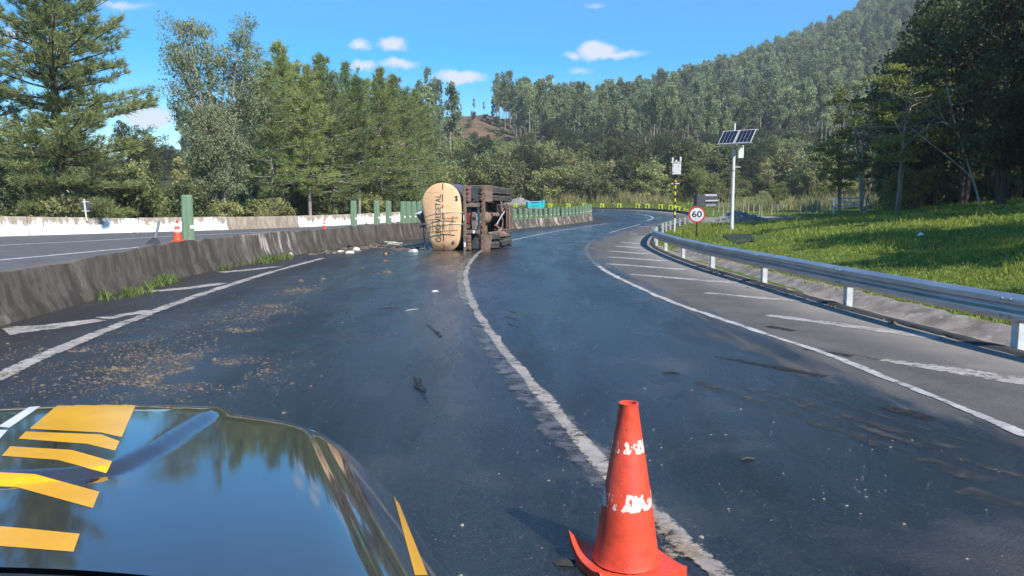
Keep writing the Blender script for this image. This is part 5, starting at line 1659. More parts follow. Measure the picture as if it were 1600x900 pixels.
# ------------------------------------------------------------------ chevrons round the bend
CH = [(1070, 329.5, 'striped'), (1058.5, 326.4, 'arrow'), (1046.5, 324.3, 'arrow'), (1031, 323.2, 'arrow'), (1011.5, 322.3, 'arrow'), (996, 322, 'arrow'), (966, 321.8, 'arrow'), (941, 321.6, 'thin'), (911.5, 321.6, 'thin'), (886.5, 321.4, 'thin'), (860.5, 321.4, 'thin'), (806.5, 321.8, 'thin')]
ORD = ['rightmost', 'second from right', 'third from right', 'fourth from right', 'fifth from right', 'sixth from right', 'sixth from left', 'fifth from left', 'fourth from left', 'third from left', 'second from left', 'leftmost']
OS = spline([(a + .75, b_ + .75) for a, b_ in OUT[1:]], .3)
OU = CX + F_PX * OS[:, 0] / OS[:, 1]
for (u, v_, kd), od in zip(CH, ORD):
    i = int(np.argmin(np.abs(OU - u))); x, y = OS[i]
    z0 = Tz(x, y); ks = y / F_PX; zc = CAM_H + (HOR - v_) * ks - z0
    lab = ('yellow and black diagonal-striped marker at the right end of the far bend' if kd == 'striped' else 'small yellow chevron sign on the far bend, %s of the markers' % od)
    e = empty('chevron_sign', (x, y, z0), math.atan2(-x, y), lab, 'sign', 'chevron signs round the far bend')
    MB().box((0, .04, zc / 2), (.06, .04, zc + .2)).build('post', M['dark_grey'], e)
    w_, h_ = (.56, .66) if u > 990 else (.60, .66)
    MB().box((0, 0, zc), (w_, .03, h_), (0, R(4), 0), .006).build('plate', M['chevron_yellow'], e)
    if kd == 'striped':
        for t in (-.22, 0, .22):
            MB().prism([(-.26, 0, zc + t - .17), (-.26, 0, zc + t - .08), (.26, 0, zc + t + .17), (.26, 0, zc + t + .08)], (0, -.006, 0), (0, -.018, 0)).build('stripe', M['black'], e)
    else:
        t_ = .13 if kd == 'arrow' else .085
        MB().prism([(.13, 0, zc + .22), (.13 - t_ * 1.5, 0, zc + .22), (-.18, 0, zc), (.13 - t_ * 1.5, 0, zc - .22), (.13, 0, zc - .22), (-.18 + t_ * 1.6, 0, zc)], (0, -.006, 0), (0, -.018, 0)).build('arrow', M['black'], e)

# ------------------------------------------------------------------ turquoise skip on the far bend
Yt = 104.0; x = (836.5 - CX) / F_PX * Yt; ks = Yt / F_PX; kz = Tz(x, Yt)
Zt = lambda v: CAM_H + (HOR - v) * ks - kz
tt = empty('turquoise_container', (x, Yt, kz), R(6), 'turquoise box-shaped container leaning on the far bend above the green screens', 'container')
c0z, c1z = Zt(327.5), Zt(314.5)
tilt = R(-2.5)
MB().box((-1.2 * ks, .5, (c0z + c1z) / 2), (23.5 * ks, 1.3, c1z - c0z), (0, tilt, 0), .05).build('body', M['teal'], tt)
MB().box((12 * ks, .5, (c0z + c1z) / 2 - .02), (4 * ks, 1.4, c1z - c0z + .35), (0, R(5), 0), .04).build('end_panel', M['teal'], tt)
MB().box((-1 * ks, -.14, Zt(316.8)), (10.5 * ks, .06, 1.4 * ks), (0, tilt, 0), .01).build('slot', M['black'], tt)
MB().box((-1.6 * ks, -.145, Zt(322)), (11 * ks, .05, .8 * ks), (0, tilt, 0)).build('stripe', M['dark_grey'], tt)
MB().lathe([(.09, 0), (.09, .02)], 14, (-6.6 * ks, -.14, Zt(322.2)), (R(90), 0, 0)).build('emblem', M['sign_red'], tt)
MB().box((-1.5 * ks, .5, c0z / 2 - .02), (24.5 * ks, 1.2, c0z * .96), None, .02).build('chassis', M['black'], tt)
MB().box((8.5 * ks, .5, c1z + .06), (7 * ks, .8, .12), (0, R(-12), 0), .03).build('lid', M['black'], tt)
MB().box((14.5 * ks, .3, Zt(322.8)), (.12, .2, .2), None, .02).build('side_lamp', M['black'], tt)

# ------------------------------------------------------------------ gravel heap, fence posts, gate
def heap(name, cx_, cy_, rx, ry, h, mat, label, cat, seed, noise_a=.08, n=34):
    rgx = np.random.default_rng(seed)
    V = []; Fc = []
    for i in range(n + 1):
        for j in range(n + 1):
            a = i / n * 2 - 1; c = j / n * 2 - 1
            x = cx_ + a * rx * 1.1; y = cy_ + c * ry * 1.1
            r_ = math.hypot(a, c) * 1.1
            z = h * max(0, 1 - r_ ** 1.15) * (1 + .25 * math.sin(3.1 * a + seed) * math.cos(2.3 * c)) + (rgx.normal(0, noise_a * h) if r_ < .97 else -.05)
            V.append((x, y, Tz(x, y) + z - .03))
    n1 = n + 1
    for i in range(n):
        for j in range(n): Fc.append((i * n1 + j, (i + 1) * n1 + j, (i + 1) * n1 + j + 1, i * n1 + j + 1))
    o = MB().add([(q[0] - cx_, q[1] - cy_, q[2] - Tz(cx_, cy_)) for q in V], Fc).build(name, M[mat], None, True)
    o.location = (cx_, cy_, Tz(cx_, cy_))
    return tag(o, label, cat)
heap('gravel_heap', (1153 - CX) / F_PX * 62, 62, 2.5, 2.2, 1.15, 'gravel', 'grey gravel heap behind the solar mast', 'gravel heap', 4)
heap('gravel_heap', (814 - CX) / F_PX * 127, 127, 3.2, 1.8, 1.1, 'gravel', 'far grey mound behind the turquoise container', 'mound', 9)
FP = [(1121, 88), (1128, 87), (1135, 87), (1159.5, 84), (1167, 84), (1175, 83), (1184.5, 82), (1188, 76), (1203, 80), (1213, 80), (1221, 79), (1230, 79), (1248, 78), (1257.6, 77.5), (1266.7, 77), (1277, 76), (1291, 74)]
for i, (u, Y) in enumerate(FP):
    x = (u - CX) / F_PX * Y
    s_ = 1.3 if u in (1277,) else 1.0
    o = MB().tube([(0, 0, -.2), (.01 * (i % 3), 0, .6 * s_), (.03 * ((i % 3) - 1), 0, 1.15 * s_)], [.07 * s_, .066 * s_, .06 * s_], 7).build('fence_post', M['post_wood'], None, True)
    o.location = (x, Y, Tz(x, Y))
    tag(o, 'weathered wooden post in the fence line beyond the gravel yard' if s_ == 1 else 'stout wooden gatepost at the right end of the fence', 'fence post', 'posts of the fence beyond the gravel yard')
Yg_ = 62.0; x = (1323 - CX) / F_PX * Yg_; ks = Yg_ / F_PX
gt_ = empty('field_gate', (x, Yg_, Tz(x, Yg_)), R(-4), 'low white wooden gate among the trees at right', 'gate')
gw = 44 * ks
zt = max(.75, CAM_H + (HOR - 310) * ks - Tz(x, Yg_))
for z in (zt, zt - .32, zt - .62): MB().box((0, 0, z), (gw, .04, .11), (0, R(rg.uniform(-1, 1)), 0)).build('rail', M['white_paint'], gt_)
MB().box((0, -.03, zt - .3), (gw * .98, .03, .09), (0, R(15), 0)).build('brace', M['white_paint'], gt_)
for a in (-.5, .5): MB().box((a * gw, .05, zt / 2 - .05), (.12, .1, zt + .2)).build('post', M['white_paint'], gt_)

# flat dark four-sided patch on the grass below the mast, small finds
pa, pb, pc_, pd = gp(1128, 368), gp(1174, 366), gp(1180, 377.5), gp(1149, 382)
V = []; Fc = []
n = 10
for i in range(n + 1):
    for j in range(n + 1):
        q = pa.lerp(pb, i / n).lerp(pd.lerp(pc_, i / n), j / n)
        V.append((q.x - pa.x, q.y - pa.y, Tz(q.x, q.y) + .035 - pa.z + random.uniform(-.01, .01)))
for i in range(n):
    for j in range(n): Fc.append((i * 11 + j, (i + 1) * 11 + j, (i + 1) * 11 + j + 1, i * 11 + j + 1))
nb = len(V); V += [(x, y, z - .12) for x, y, z in V]; Fc += [tuple(q + nb for q in f[::-1]) for f in Fc]
M['tarp'] = basic('dark_green_patch', (.018, .032, .012), (.028, .042, .018), .85, 6, bmp=.4)
o = MB().add(V, Fc).build('ground_sheet', M['tarp'], None); o.location = pa
tag(o, 'dark four-sided patch lying on the grass below the solar mast', 'ground sheet')
p = gp(1439, 373)
o = MB().add([(-.10, 0, .08), (.06, -.04, .11), (.12, .06, .10), (0, .10, .15), (-.06, .09, .10), (.01, .02, .18)], [(0, 1, 5), (1, 2, 5), (2, 3, 5), (3, 4, 5), (4, 0, 5)]).build('white_bag', M['sign_white'], None); o.location = p
tag(o, 'crumpled white litter on the grass bank', 'litter')
# leaning post and hinged foot on the median
i = idx_u(243, 7, 22); x, y = MS[i]; zt = Tz(x, y) + .80
e = empty('leaning_post', (x, y, zt), 0, 'leaning galvanised stub post on the median left of the small cone', 'post')
MB().tube([(0, 0, .02), (.14, .0, .50)], .028, 8).build('shaft', M['galv'], e, True)
MB().tube([(.14, 0, .50), (.19, 0, .40)], .012, 6).build('hook', M['galv_white'], e, True)
MB().prism([(-.16, 0, 0), (.12, 0, 0), (.04, 0, .14), (-.02, 0, .12)], (0, .12, 0), (0, -.06, 0)).build('foot', M['dark_grey'], e)
# sign seen from behind beyond the far barrier
Yb = 44.0; x = (141 - CX) / F_PX * Yb; e = empty('sign_back', (x, Yb, Tz(x, Yb)), R(20), 'back of a small dark sign on a white pole beyond the white barrier', 'sign')
zz_ = lambda v: CAM_H + (HOR - v) * Yb / F_PX - Tz(x, Yb)
MB().tube([(-.1, 0, zz_(345)), (-.18, 0, zz_(311))], .045, 8).build('pole', M['white_paint'], e, True)
MB().box((-.05, .06, zz_(322.5)), (.52, .03, .60), None, .01).build('plate', M['dark_grey'], e)
for v_ in (315.5, 329.7): MB().box((-.1, 0, zz_(v_)), (.40, .03, .035)).build('bracket', M['white_paint'], e)

# ------------------------------------------------------------------ wreckage and litter on the road
def chunk(name, u, v_, size, mat, label, cat, seed, flat=.5, group=None, dz=0):
    rgx = np.random.default_rng(seed)
    p = gp(u, v_)
    n = 9; V = []; Fc = []
    for k_ in range(n):
        a = 6.283 * k_ / n; r_ = rgx.uniform(.6, 1.0)
        V.append((size[0] * r_ * math.cos(a), size[1] * r_ * math.sin(a), 0))
    for k_ in range(n):
        a = 6.283 * k_ / n; r_ = rgx.uniform(.35, .8)
        V.append((size[0] * r_ * math.cos(a), size[1] * r_ * math.sin(a), size[2] * rgx.uniform(.5, 1.0)))
    V.append((rgx.normal(0, size[0] * .15), 0, size[2]))
    for k_ in range(n):
        k2 = (k_ + 1) % n
        Fc += [(k_, k2, n + k2, n + k_), (n + k_, n + k2, 2 * n)]
    Fc.append(tuple(range(n))[::-1])
    o = MB().add(V, Fc).build(name, M[mat], None)
    o.location = (p.x, p.y, rz(p.y) + .022 + dz); o.rotation_euler = (0, 0, rgx.uniform(0, 6.28))
    return tag(o, label, cat, group)
p = gp(583, 380)
e = MB().prism([(-.26, 0, .0), (.20, 0, .0), (.27, .05, .14), (.23, .10, .27), (-.27, .10, .26), (-.24, .04, .1)], (0, .06, .02)).build('foam_panel', M['foam'], None); e.location = (p.x, p.y, p.z + .02)
tag(e, 'cream foam panel propped against the median among the wreckage', 'panel')
p = gp(577, 372); o = MB().box((0, 0, 0), (.13, .04, .85), (R(8), R(-28), 0), .004).build('broken_plank', M['dark_grey'], None); o.location = (p.x, p.y + .2, p.z + .36)
tag(o, 'dark broken strip leaning on the median above the foam panel', 'plank')
for i, (u, v_, L_, a) in enumerate([(607, 379.5, .75, .1), (615, 383, .55, -.2), (618, 381, .6, .4)]):
    p = gp(u, v_); o = MB().box((0, 0, .02), (L_, .09, .025), (0, R(2), 0)).build('pale_strip', M['foam'], None); o.location = (p.x, p.y, rz(p.y) + .022); o.rotation_euler = (0, 0, a)
    tag(o, ['long pale strip just right of the foam panel', 'short pale strip lowest of the three by the foam panel', 'pale slanting strip between two others by the foam panel'][i], 'debris')
for i, (u, v_, s_, mt, lb) in enumerate([(453, 401.5, (.16, .1, .12), 'foam', 'white litter at the foot of the median, far left of the wreckage'), (532, 395, (.16, .12, .07), 'foam', 'white scrap at the left end of the wreckage'), (546, 396.5, (.2, .12, .08), 'foam', 'white scrap on the road edge below the wreckage'), (557, 392, (.18, .12, .12), 'foam', 'white lump in the middle of the wreckage'), (629, 388, (.14, .1, .12), 'foam', 'small white lump between the wreckage and the tank'), (646, 394.5, (.24, .14, .1), 'foam', 'white scrap nearest the foot of the tank'), (644, 388.5, (.22, .12, .06), 'foam', 'pale scrap just behind the one nearest the tank'), (545, 387, (.34, .14, .08), 'black', 'black crumpled piece left of the foam panel'), (584, 382, (.36, .16, .07), 'black', 'black crumpled piece under the foam panel'), (604, 397, (.28, .12, .05), 'black', 'black scrap with orange fleck on the road before the median'), (603, 398, (.06, .05, .05), 'amber', 'orange fleck on the black scrap'), (602, 409, (.12, .07, .03), 'lamp_dirty', 'reddish scrap on the wet road below the black one'), (566, 421, (.09, .05, .04), 'soil', 'left of two dark lumps on the wet road'), (602, 427.5, (.16, .09, .05), 'soil', 'right of two dark lumps on the wet road'), (680, 457, (.09, .05, .02), 'foam', 'white flake on the wet road left of the lane line'), (505, 438, (.08, .06, .04), 'soil', 'brown clod near the left edge line'), (470, 441, (.09, .07, .04), 'soil', 'brown clod left of another near the edge line')]):
    chunk('debris_piece', u, v_, s_, mt, lb, 'debris', 100 + i)
for i, (u, v_, L_, a, lb) in enumerate([(606, 483, .34, .3, 'thin dark stick on the left lane'), (644, 487, .28, .9, 'short pale stick beside the lane line'), (655, 612, .28, 2.1, 'dark splinter on the wet lane in the middle'), (1049, 587, .16, -.3, 'small twig on the right lane'), (905, 687, .07, .2, 'dark chip on the lane line'), (1168, 724, .09, .2, 'small dark twig near the right edge line')]):
    p = gp(u, v_); o = MB().tube([(-L_ / 2, 0, .008), (0, .012, .012), (L_ / 2, -.004, .008)], [.006, .009, .004], 6).build('stick', M['post_wood' if 'pale' in lb else 'black'], None)
    o.location = (p.x, p.y, rz(p.y) + .02); o.rotation_euler = (0, 0, a); tag(o, lb, 'stick')
p = gp(882, 888); o = MB().add([(-.04, -.02, .004), (.04, -.03, .004), (.055, .02, .006), (.0, .035, .012), (-.05, .02, .004), (0, 0, .02)], [(0, 1, 5), (1, 2, 5), (2, 3, 5), (3, 4, 5), (4, 0, 5), (0, 4, 3, 2, 1)]).build('asphalt_chip', M['lip'], None); o.location = (p.x, p.y, rz(p.y) + .02); tag(o, 'flat dark chip on the road left of the big cone', 'chip')
# soil clumps and straw: far too many to count
def crumbs(name, areas, n, size, mat, label, cat, seed, flatk=.6):
    rgx = np.random.default_rng(seed)
    Pq = []
    w = np.array([a[4] for a in areas]); w = w / w.sum()
    ks_ = rgx.choice(len(areas), n, p=w)
    cs = [(gp(a[0], a[1]), a[2], a[3]) for a in areas]
    for k_ in ks_:
        c, rx, ry = cs[k_]
        Pq.append((c.x + rgx.normal(0, rx), c.y + rgx.normal(0, ry)))
    Pq = np.array(Pq)
    ok = (Pq[:, 1] > 2.2) & (Pq[:, 0] > rl(Pq[:, 1]) + .4) & (Pq[:, 0] < xr(Pq[:, 1]) - .05)
    ok &= wob(Pq[:, 0] * 3, Pq[:, 1] * 3, 1.0) > -.25
    Pq = Pq[ok]; n = len(Pq)
    s_ = rgx.gamma(2.2, size / 2.2, n)
    a = rgx.uniform(0, 6.28, n)
    tet = np.array([(-1, -.5, 0), (1, -.6, 0), (.1, 1, 0), (.1, 0, 1 * flatk)])
    tet = tet[None] * rgx.uniform(.5, 1.3, (n, 4, 3)); tet[:, :3, 2] = 0
    ca_, sa_ = np.cos(a)[:, None], np.sin(a)[:, None]
    X = tet[..., 0] * ca_ - tet[..., 1] * sa_; Yv = tet[..., 0] * sa_ + tet[..., 1] * ca_
    V = np.stack([Pq[:, :1] + X * s_[:, None], Pq[:, 1:] + Yv * s_[:, None], rz(Pq[:, 1])[:, None] + .021 + tet[..., 2] * s_[:, None]], -1).reshape(-1, 3)
    i = np.arange(n)[:, None] * 4
    Fc = np.concatenate([i + [[0, 1, 3]], i + [[1, 2, 3]], i + [[2, 0, 3]]], 1).reshape(-1, 3)
    tag(link(name, mesh_np(name, V, Fc), M[mat]), label, cat, None, 'stuff')
M['straw'] = basic('straw', (.21, .165, .115), (.12, .09, .06), .9, 9, which='World')
M['grit'] = basic('grit', (.36, .33, .29), (.20, .17, .14), .9, 9, which='World')
AR = [(300, 590, .5, .5, 3), (200, 600, .6, .5, 2), (380, 500, .7, 1.2, 2.5), (470, 450, .6, 1.6, 1.2), (180, 540, .6, .6, 1.5), (280, 560, .35, .3, 2), (320, 585, .18, .22, 2), (410, 490, .3, .5, 1.2), (470, 455, .2, .4, .8), (80, 560, .5, .6, 1), (600, 400, 1.2, 1.5, 1)]
crumbs('straw_scatter', AR, 16000, .0068, 'straw', 'brown straw and soil strewn over the left lane', 'straw', 71, .5)
crumbs('straw_clumps', [(185, 580, .1, .06, 1), (118, 553, .07, .07, .8), (340, 470, .10, .12, .8), (430, 480, .12, .12, .8), (375, 520, .14, .1, .8), (465, 455, .14, .2, .6), (5, 590, .04, .05, 1.2), (590, 428, .25, .15, .6), (230, 600, .2, .12, 1)], 1300, .008, 'straw', 'little heaps of straw on the left lane', 'straw', 72, .9)
crumbs('road_grit', [(800, 600, 2.2, 3.5, 2), (1100, 760, 1.2, .9, 2.0), (300, 560, 1.2, 2.2, 2.5), (1250, 700, .9, .8, 1.2), (600, 480, 2.2, 5, 1), (1300, 520, .8, 3, .8), (1000, 850, .4, .3, .4), (1010, 700, .5, .7, .5)], 1700, .0038, 'grit', 'fine pale grit scattered over the road', 'grit', 73)
crumbs('wreck_litter', [(560, 388, .7, .5, 1), (600, 384, .9, .5, 1), (640, 390, .5, .4, .7), (525, 395, .5, .4, .6)], 120, .035, 'grit', 'small pale scraps around the wreckage by the median', 'litter', 74, .5)
crumbs('wreck_soil', [(560, 388, .8, .6, 1), (600, 384, 1.0, .5, 1), (640, 390, .5, .5, .7), (525, 395, .6, .5, .6)], 500, .06, 'soil', 'dark broken soil around the wreckage by the median', 'soil', 75, .5)
crumbs('gutter_soil', [(1200, 452, .12, .8, 1), (1300, 480, .12, .8, 1), (1500, 530, .15, .6, 1), (1110, 425, .12, 1.0, 1)], 500, .02, 'soil', 'crumbs of soil along the asphalt edge by the guardrail', 'soil', 76)

# ------------------------------------------------------------------ the patrol car we look out of
YAW = R(20)
hv = Vector((-math.sin(YAW), math.cos(YAW), 0)); rv = Vector((math.cos(YAW), math.sin(YAW), 0))
AC = .60
def c2w(a, b_, z): return rv * (a - AC) + hv * b_ + Vector((0, 0, z))
CRB = [1.29, 1.298, 1.315, 1.355, 1.455, 1.62, 1.80, 1.92, 2.2]
CRA = [.20, .33, .397, .42, .46, .505, .557, .59, .62]
def bulge_edge(b_):
    return float(np.interp(b_, CRB, CRA))
def ss1(x, a, b_):
    t = min(1, max(0, (x - a) / (b_ - a))); return t * t * (3 - 2 * t)
A_LIST = list(np.arange(0, .70, .0125)) + [.71, .73, .75, .77, .785, .79, .795, .80, .815, .83, .845, .86, .875, .89, .905, .92, .935, .95]
def a_drop(a):
    return -.014 * (a / .6) ** 2 - .02 * max(0, a - .60) / .35 - .10 * max(0, (a - .72) / .23) ** 2.4
B_LIST = list(np.arange(1.0, 1.86, .012)) + [1.87, 1.89, 1.905, 1.915, 1.92, 1.925, 1.935, 1.95, 1.97, 1.99, 2.01, 2.03, 2.045, 2.06, 2.07, 2.075, 2.08]
def b_drop(b_):
    return -.056 * (b_ - 1.0) - .07 * max(0, (b_ - 1.78) / .30) ** 2.4 - (.22 * ((b_ - 2.03) / .05) ** 1.5 if b_ > 2.03 else 0)
def car_ab(a, b_):
    t = (b_ - 1.0) / 1.08
    a2 = a * .948 * (1 - .015 * ss1(b_, 1.1, 2.05))
    br = 1.015 - .50 * a2 * a2; bf = 2.10 - .25 * (abs(a2) / .84) ** 2.2
    return a2, br + (bf - br) * t
def car_z(a, b_):
    a = abs(a)
    a2, b2 = car_ab(a, b_)
    bul = .013 * ss1(bulge_edge(b2) - a2, -.016, .011) * ss1(b2, 1.272, 1.325)
    z = 1.205 + a_drop(a) + b_drop(b_) + bul
    if abs(a - .795) < .006 and b_ < 1.92: z -= .0025
    if abs(b_ - 1.92) < .006 and a < .80: z -= .0025
    return z
aa = np.r_[-np.array(A_LIST[1:])[::-1], np.array(A_LIST)]
SIDE = [(.012, -.035), (.020, -.10), (.024, -.2), (.022, -.34), (.0, -.55)]
V = []; Fc_h, Fc_b = [], []
na = len(aa)
for b_ in B_LIST:
    for a in aa:
        a2, b2 = car_ab(a, b_)
        V.append(tuple(c2w(a2, b2, car_z(a, b_))))
for i in range(len(B_LIST) - 1):
    for j in range(na - 1):
        q = (i * na + j, i * na + j + 1, (i + 1) * na + j + 1, (i + 1) * na + j)
        am = abs((aa[j] + aa[j + 1]) / 2); bm = (B_LIST[i] + B_LIST[i + 1]) / 2
        (Fc_h if (am < .795 and bm < 1.92) else Fc_b).append(q)
for sgn in (-1, 1):
    base = len(V); rows = []
    for b_ in [None] + B_LIST:
        bb = b_ or 1.0
        a2, b2 = car_ab(.95, bb)
        if b_ is None: b2 -= .25
        zt = car_z(.95, bb)
        rows.append([(sgn * a2, b2, zt)] + [(sgn * (a2 + o_), b2, zt + dz_) for o_, dz_ in SIDE])
    m_ = len(SIDE) + 1
    for r_ in rows:
        for (a, b_, z) in r_: V.append(tuple(c2w(a, b_, max(z, .42))))
    for i in range(len(rows) - 1):
        for j in range(m_ - 1):
            q = (base + i * m_ + j, base + (i + 1) * m_ + j, base + (i + 1) * m_ + j + 1, base + i * m_ + j + 1)
            Fc_b.append(q[::-1] if sgn > 0 else q)
base = len(V)
for a in aa:
    a2, b2 = car_ab(a, 2.08); zt = car_z(a, 2.08)
    for (o_, dz_) in ((0, 0), (.012, -.08), (.02, -.2), (-.02, -.36)): V.append(tuple(c2w(a2, b2 + o_, max(zt + dz_, .3))))
for j in range(na - 1):
    for k_ in range(3):
        Fc_b.append((base + j * 4 + k_, base + (j + 1) * 4 + k_, base + (j + 1) * 4 + k_ + 1, base + j * 4 + k_ + 1)[::-1])
m, nt, b = new_mat('patrol_paint')
v = coords(nt, 'Object')
scr_ = noise(nt, coords(nt, 'Object', (6, 1.2, 6)), 16, 6, .8)
dst = noise(nt, v, 5, 5, .65)
nt.links.new(mixc(nt, ramp(nt, dst, .45, .75), (.105, .112, .125), (.13, .132, .138)), b.inputs['Base Color'])
b.inputs['Metallic'].default_value = .72
b.inputs['Roughness'].default_value = .07
nt.links.new(ramp(nt, scr_, .56, .82, .055, .30), b.inputs['Roughness'])
b.inputs['Specular IOR Level'].default_value = .85
b.inputs['Coat Weight'].default_value = .35
b.inputs['Coat Roughness'].default_value = .06
bump(nt, b, noise(nt, v, 2.2, 2), .03, .02)
M['car_paint'] = m
car = empty('patrol_car', tuple(c2w(0, 1.4, 0)), YAW, 'dark patrol car front with yellow and white stripes on the bonnet', 'car')
inv = (Matrix.Translation(c2w(0, 1.4, 0)) @ Matrix.Rotation(YAW, 4, 'Z')).inverted()
def sub(V, Fc):
    used = sorted({i for f in Fc for i in f}); mp_ = {i: k_ for k_, i in enumerate(used)}
    return [V[i] for i in used], [tuple(mp_[i] for i in f) for f in Fc]
def car_part(name, V, Fc, mat, smooth=True, parent=None):
    V, Fc = sub(V, Fc)
    o = MB().add([inv @ Vector(p) for p in V], Fc).build(name, M[mat], parent or car, smooth, fix=False)
    return o
Fc_h = [q for f in Fc_h for q in ((f[0], f[1], f[2]), (f[0], f[2], f[3]))]
Fc_b = [q for f in Fc_b for q in ((f[0], f[1], f[2]), (f[0], f[2], f[3]))]
bonnet = car_part('bonnet', V, Fc_h, 'car_paint')
bodyo = car_part('front_body', V, Fc_b, 'car_paint')
for q in (bonnet, bodyo):
    q.data.polygons.foreach_set('use_smooth', [True] * len(q.data.polygons))
bvh = BVHTree.FromPolygons([Vector(p) for p in V], Fc_h + Fc_b)
def hit(u, v_):
    d = pix_dir(u, v_); o_ = Vector((0, 0, CAM_H))
    r_ = bvh.ray_cast(o_, d)
    for du, dv in ((.13, 0), (0, .17), (-.19, .05), (.3, .3)):
        if r_[0] is not None: break
        r_ = bvh.ray_cast(o_, pix_dir(u + du, v_ + dv))
    if r_[0] is None: return None
    n_ = r_[1]
    if n_.dot(d) > 0: n_ = -n_
    return r_[0], n_
def decal(name, top, bot, mat, off=.0005, nu=90, nv=36, parent=None):
    T_ = spline(top, 3.0); B_ = spline(bot, 3.0)
    rs_ = lambda P_, n_: np.stack([np.interp(np.linspace(0, 1, n_), np.linspace(0, 1, len(P_)), P_[:, k_]) for k_ in range(2)], -1)
    T_, B_ = rs_(np.array([top[0]] + [(a) for a in top[1:]], float), nu + 1) if len(top) == 2 else rs_(poly_res(top, 60), nu + 1), rs_(poly_res(bot, 60), nu + 1)
    V = []; okm = []
    for i in range(nu + 1):
        for j in range(nv + 1):
            q = T_[i] + (B_[i] - T_[i]) * j / nv
            h_ = hit(*q)
            okm.append(h_ is not None)
            V.append(tuple(h_[0] + h_[1] * off) if h_ else (0, 0, 0))
    Fc = []
    for i in range(nu):
        for j in range(nv):
            q = (i * (nv + 1) + j, (i + 1) * (nv + 1) + j, (i + 1) * (nv + 1) + j + 1, i * (nv + 1) + j + 1)
            if all(okm[k_] for k_ in q) and (Vector(V[q[0]]) - Vector(V[q[2]])).length < .06: Fc.append(q)
    if Fc: return car_part(name, V, Fc, mat, True, parent or bonnet)
def poly_res(P_, n_):
    P_ = np.array(P_, float)
    c = np.r_[0, np.cumsum(np.linalg.norm(np.diff(P_, axis=0), axis=1))]
    s_ = np.linspace(0, c[-1], n_)
    return np.stack([np.interp(s_, c, P_[:, 0]), np.interp(s_, c, P_[:, 1])], -1)
M['stripe_yellow'] = basic('stripe_yellow', (.84, .43, .012), (.74, .36, .012), .22, 9)
M['stripe_white'] = basic('stripe_white', (.72, .72, .70), (.62, .62, .60), .4, 6)
cp = lambda x, y: (x / 3.1033, 610 + y / 3.1033)
decal('yellow_stripe', [cp(310, 46), cp(490, 48), cp(666, 54)], [cp(143, 187), cp(490, 205), cp(590, 228)], 'stripe_yellow')
decal('yellow_stripe', [cp(125, 200), cp(490, 214), cp(580, 248)], [cp(90, 235), cp(420, 260), cp(558, 293)], 'stripe_yellow')
decal('yellow_stripe', [cp(50, 272), cp(350, 290), cp(543, 345)], [cp(8, 318), cp(280, 338), cp(515, 402)], 'stripe_yellow')
decal('yellow_stripe', [cp(-120, 392), cp(170, 407), cp(482, 493)], [cp(-150, 457), cp(80, 470), cp(450, 572)], 'stripe_yellow')
decal('yellow_stripe', [cp(-150, 648), cp(120, 670), cp(387, 697)], [cp(-180, 742), cp(80, 762), cp(356, 784)], 'stripe_yellow')
decal('white_stripe', [cp(184, 54), cp(242, 46)], [cp(-10, 176), cp(45, 182)], 'stripe_white')
decal('white_stripe', [cp(-60, 192), cp(38, 192)], [cp(-120, 245), cp(-10, 245)], 'stripe_white')
decal('yellow_stripe', [(613, 768), (619, 776)], [(648, 899), (668, 899)], 'stripe_yellow', parent=bodyo)
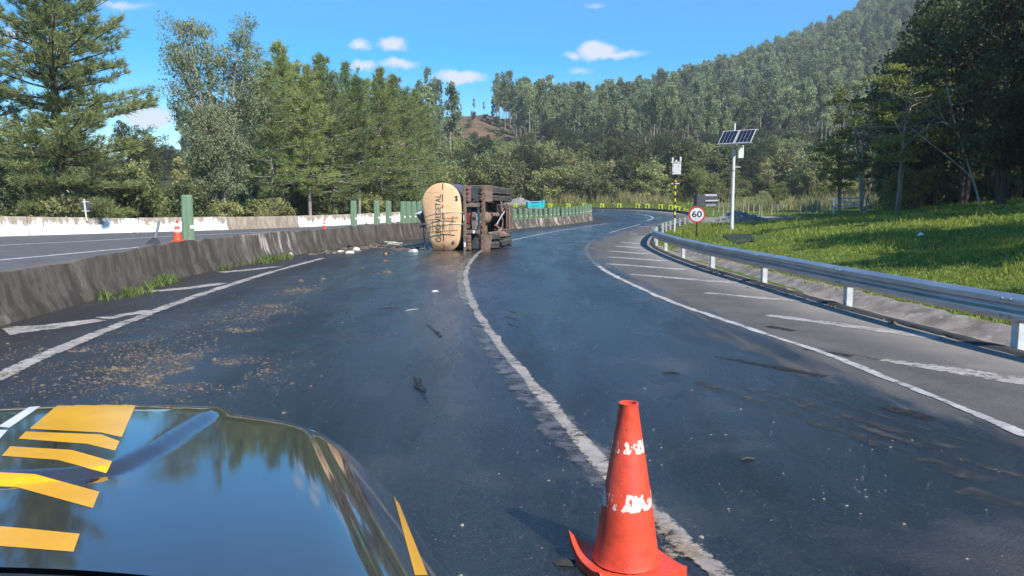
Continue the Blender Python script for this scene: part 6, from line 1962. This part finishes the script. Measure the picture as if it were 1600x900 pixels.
# cowl, wiper and windscreen foot
V = []; Fc = []
for i, a in enumerate(np.linspace(-.86, .86, 30)):
    a2, br = car_ab(a, 1.0); zt = car_z(a, 1.0)
    for (o_, dz_) in ((.012, -.02), (-.006, -.004), (-.03, .006), (-.09, .008), (-.15, .018), (-.22, .05)):
        V.append(tuple(c2w(a2, br + o_, zt + dz_)))
for i in range(29):
    for j in range(5): Fc.append((i * 6 + j, (i + 1) * 6 + j, (i + 1) * 6 + j + 1, i * 6 + j + 1))
car_part('cowl', V, Fc, 'black')
V2 = [inv @ c2w(car_ab(a, 1.0)[0], car_ab(a, 1.0)[1] - .11, car_z(a, 1.0) + .03) for a in np.linspace(-.2, .6, 8)]
MB().tube(V2, .010, 6).build('wiper', M['black'], car, True)
for sgn in (-1, 1):
    hl = MB()
    a2, b2 = car_ab(.72, 2.06)
    P_ = [inv @ c2w(sgn * a, b_, z) for a, b_, z in ((.40, 1.98, .80), (.66, 1.88, .82), (.80, 1.72, .84), (.80, 1.72, .72), (.66, 1.90, .70), (.40, 2.00, .70))]
    hl.prism(P_, (0, .02, 0)).build('headlight', M['sign_white'], car)
    wh = MB().lathe([(.22, -.12), (.36, -.12), (.39, -.08), (.39, .08), (.36, .12), (.22, .12)], 30, inv @ c2w(sgn * .74, 1.2, .39), (0, R(90), 0)).build('tyre', M['tyre'], car, True)
    MB().lathe([(.22, -.11), (.20, 0), (.05, .02)], 20, inv @ c2w(sgn * .74, 1.2, .39), (0, R(90), 0)).build('rim', M['grey'], wh, True)
MB().box(inv @ c2w(0, 1.84, .50), (1.50, .22, .26), None, .06).build('bumper', M['black'], car)
h_ = hit(531, 702)  # thin beige shape standing in for a lamp reflection on the paint
if h_:
    pts_ = [(522, 693), (530, 690), (541, 691), (543, 702), (536, 716), (527, 708), (521, 700)]
    hh = [hit(*q) for q in pts_]
    if all(hh):
        Vl = [q[0] + q[1] * (.004 + .004 * (k_ % 2)) for k_, q in enumerate(hh)]
        o = MB().prism(Vl, h_[1] * .002).build('dry_leaf', None, None)
        M['dry_leaf'] = basic('dry_leaf', (.42, .31, .22), (.30, .20, .13), .8, 40)
        o.data.materials.append(M['dry_leaf'])
        ctr = sum((Vector(q) for q in Vl), Vector()) / len(Vl)
        for vv in o.data.vertices: vv.co -= ctr
        o.location = ctr
        tag(o, 'beige patch standing for a reflection on the right front corner of the bonnet', 'leaf')

# ------------------------------------------------------------------ air
hz = MB().box((100, 480, 95), (2600, 1300, 420)).build('haze', None, None)
m = bpy.data.materials.new('haze'); m.use_nodes = True; nt = m.node_tree; nt.nodes.clear()
mo = nt.nodes.new('ShaderNodeOutputMaterial'); pv = nt.nodes.new('ShaderNodeVolumePrincipled')
pv.inputs['Color'].default_value = (.87, .92, 1.0, 1); pv.inputs['Density'].default_value = .00035; pv.inputs['Anisotropy'].default_value = .1
nt.links.new(pv.outputs[0], mo.inputs['Volume'])
hz.data.materials.append(m); tag(hz, 'thin blue summer haze in the air over the valley', 'haze', None, 'stuff')
hz.display_type = 'WIRE'
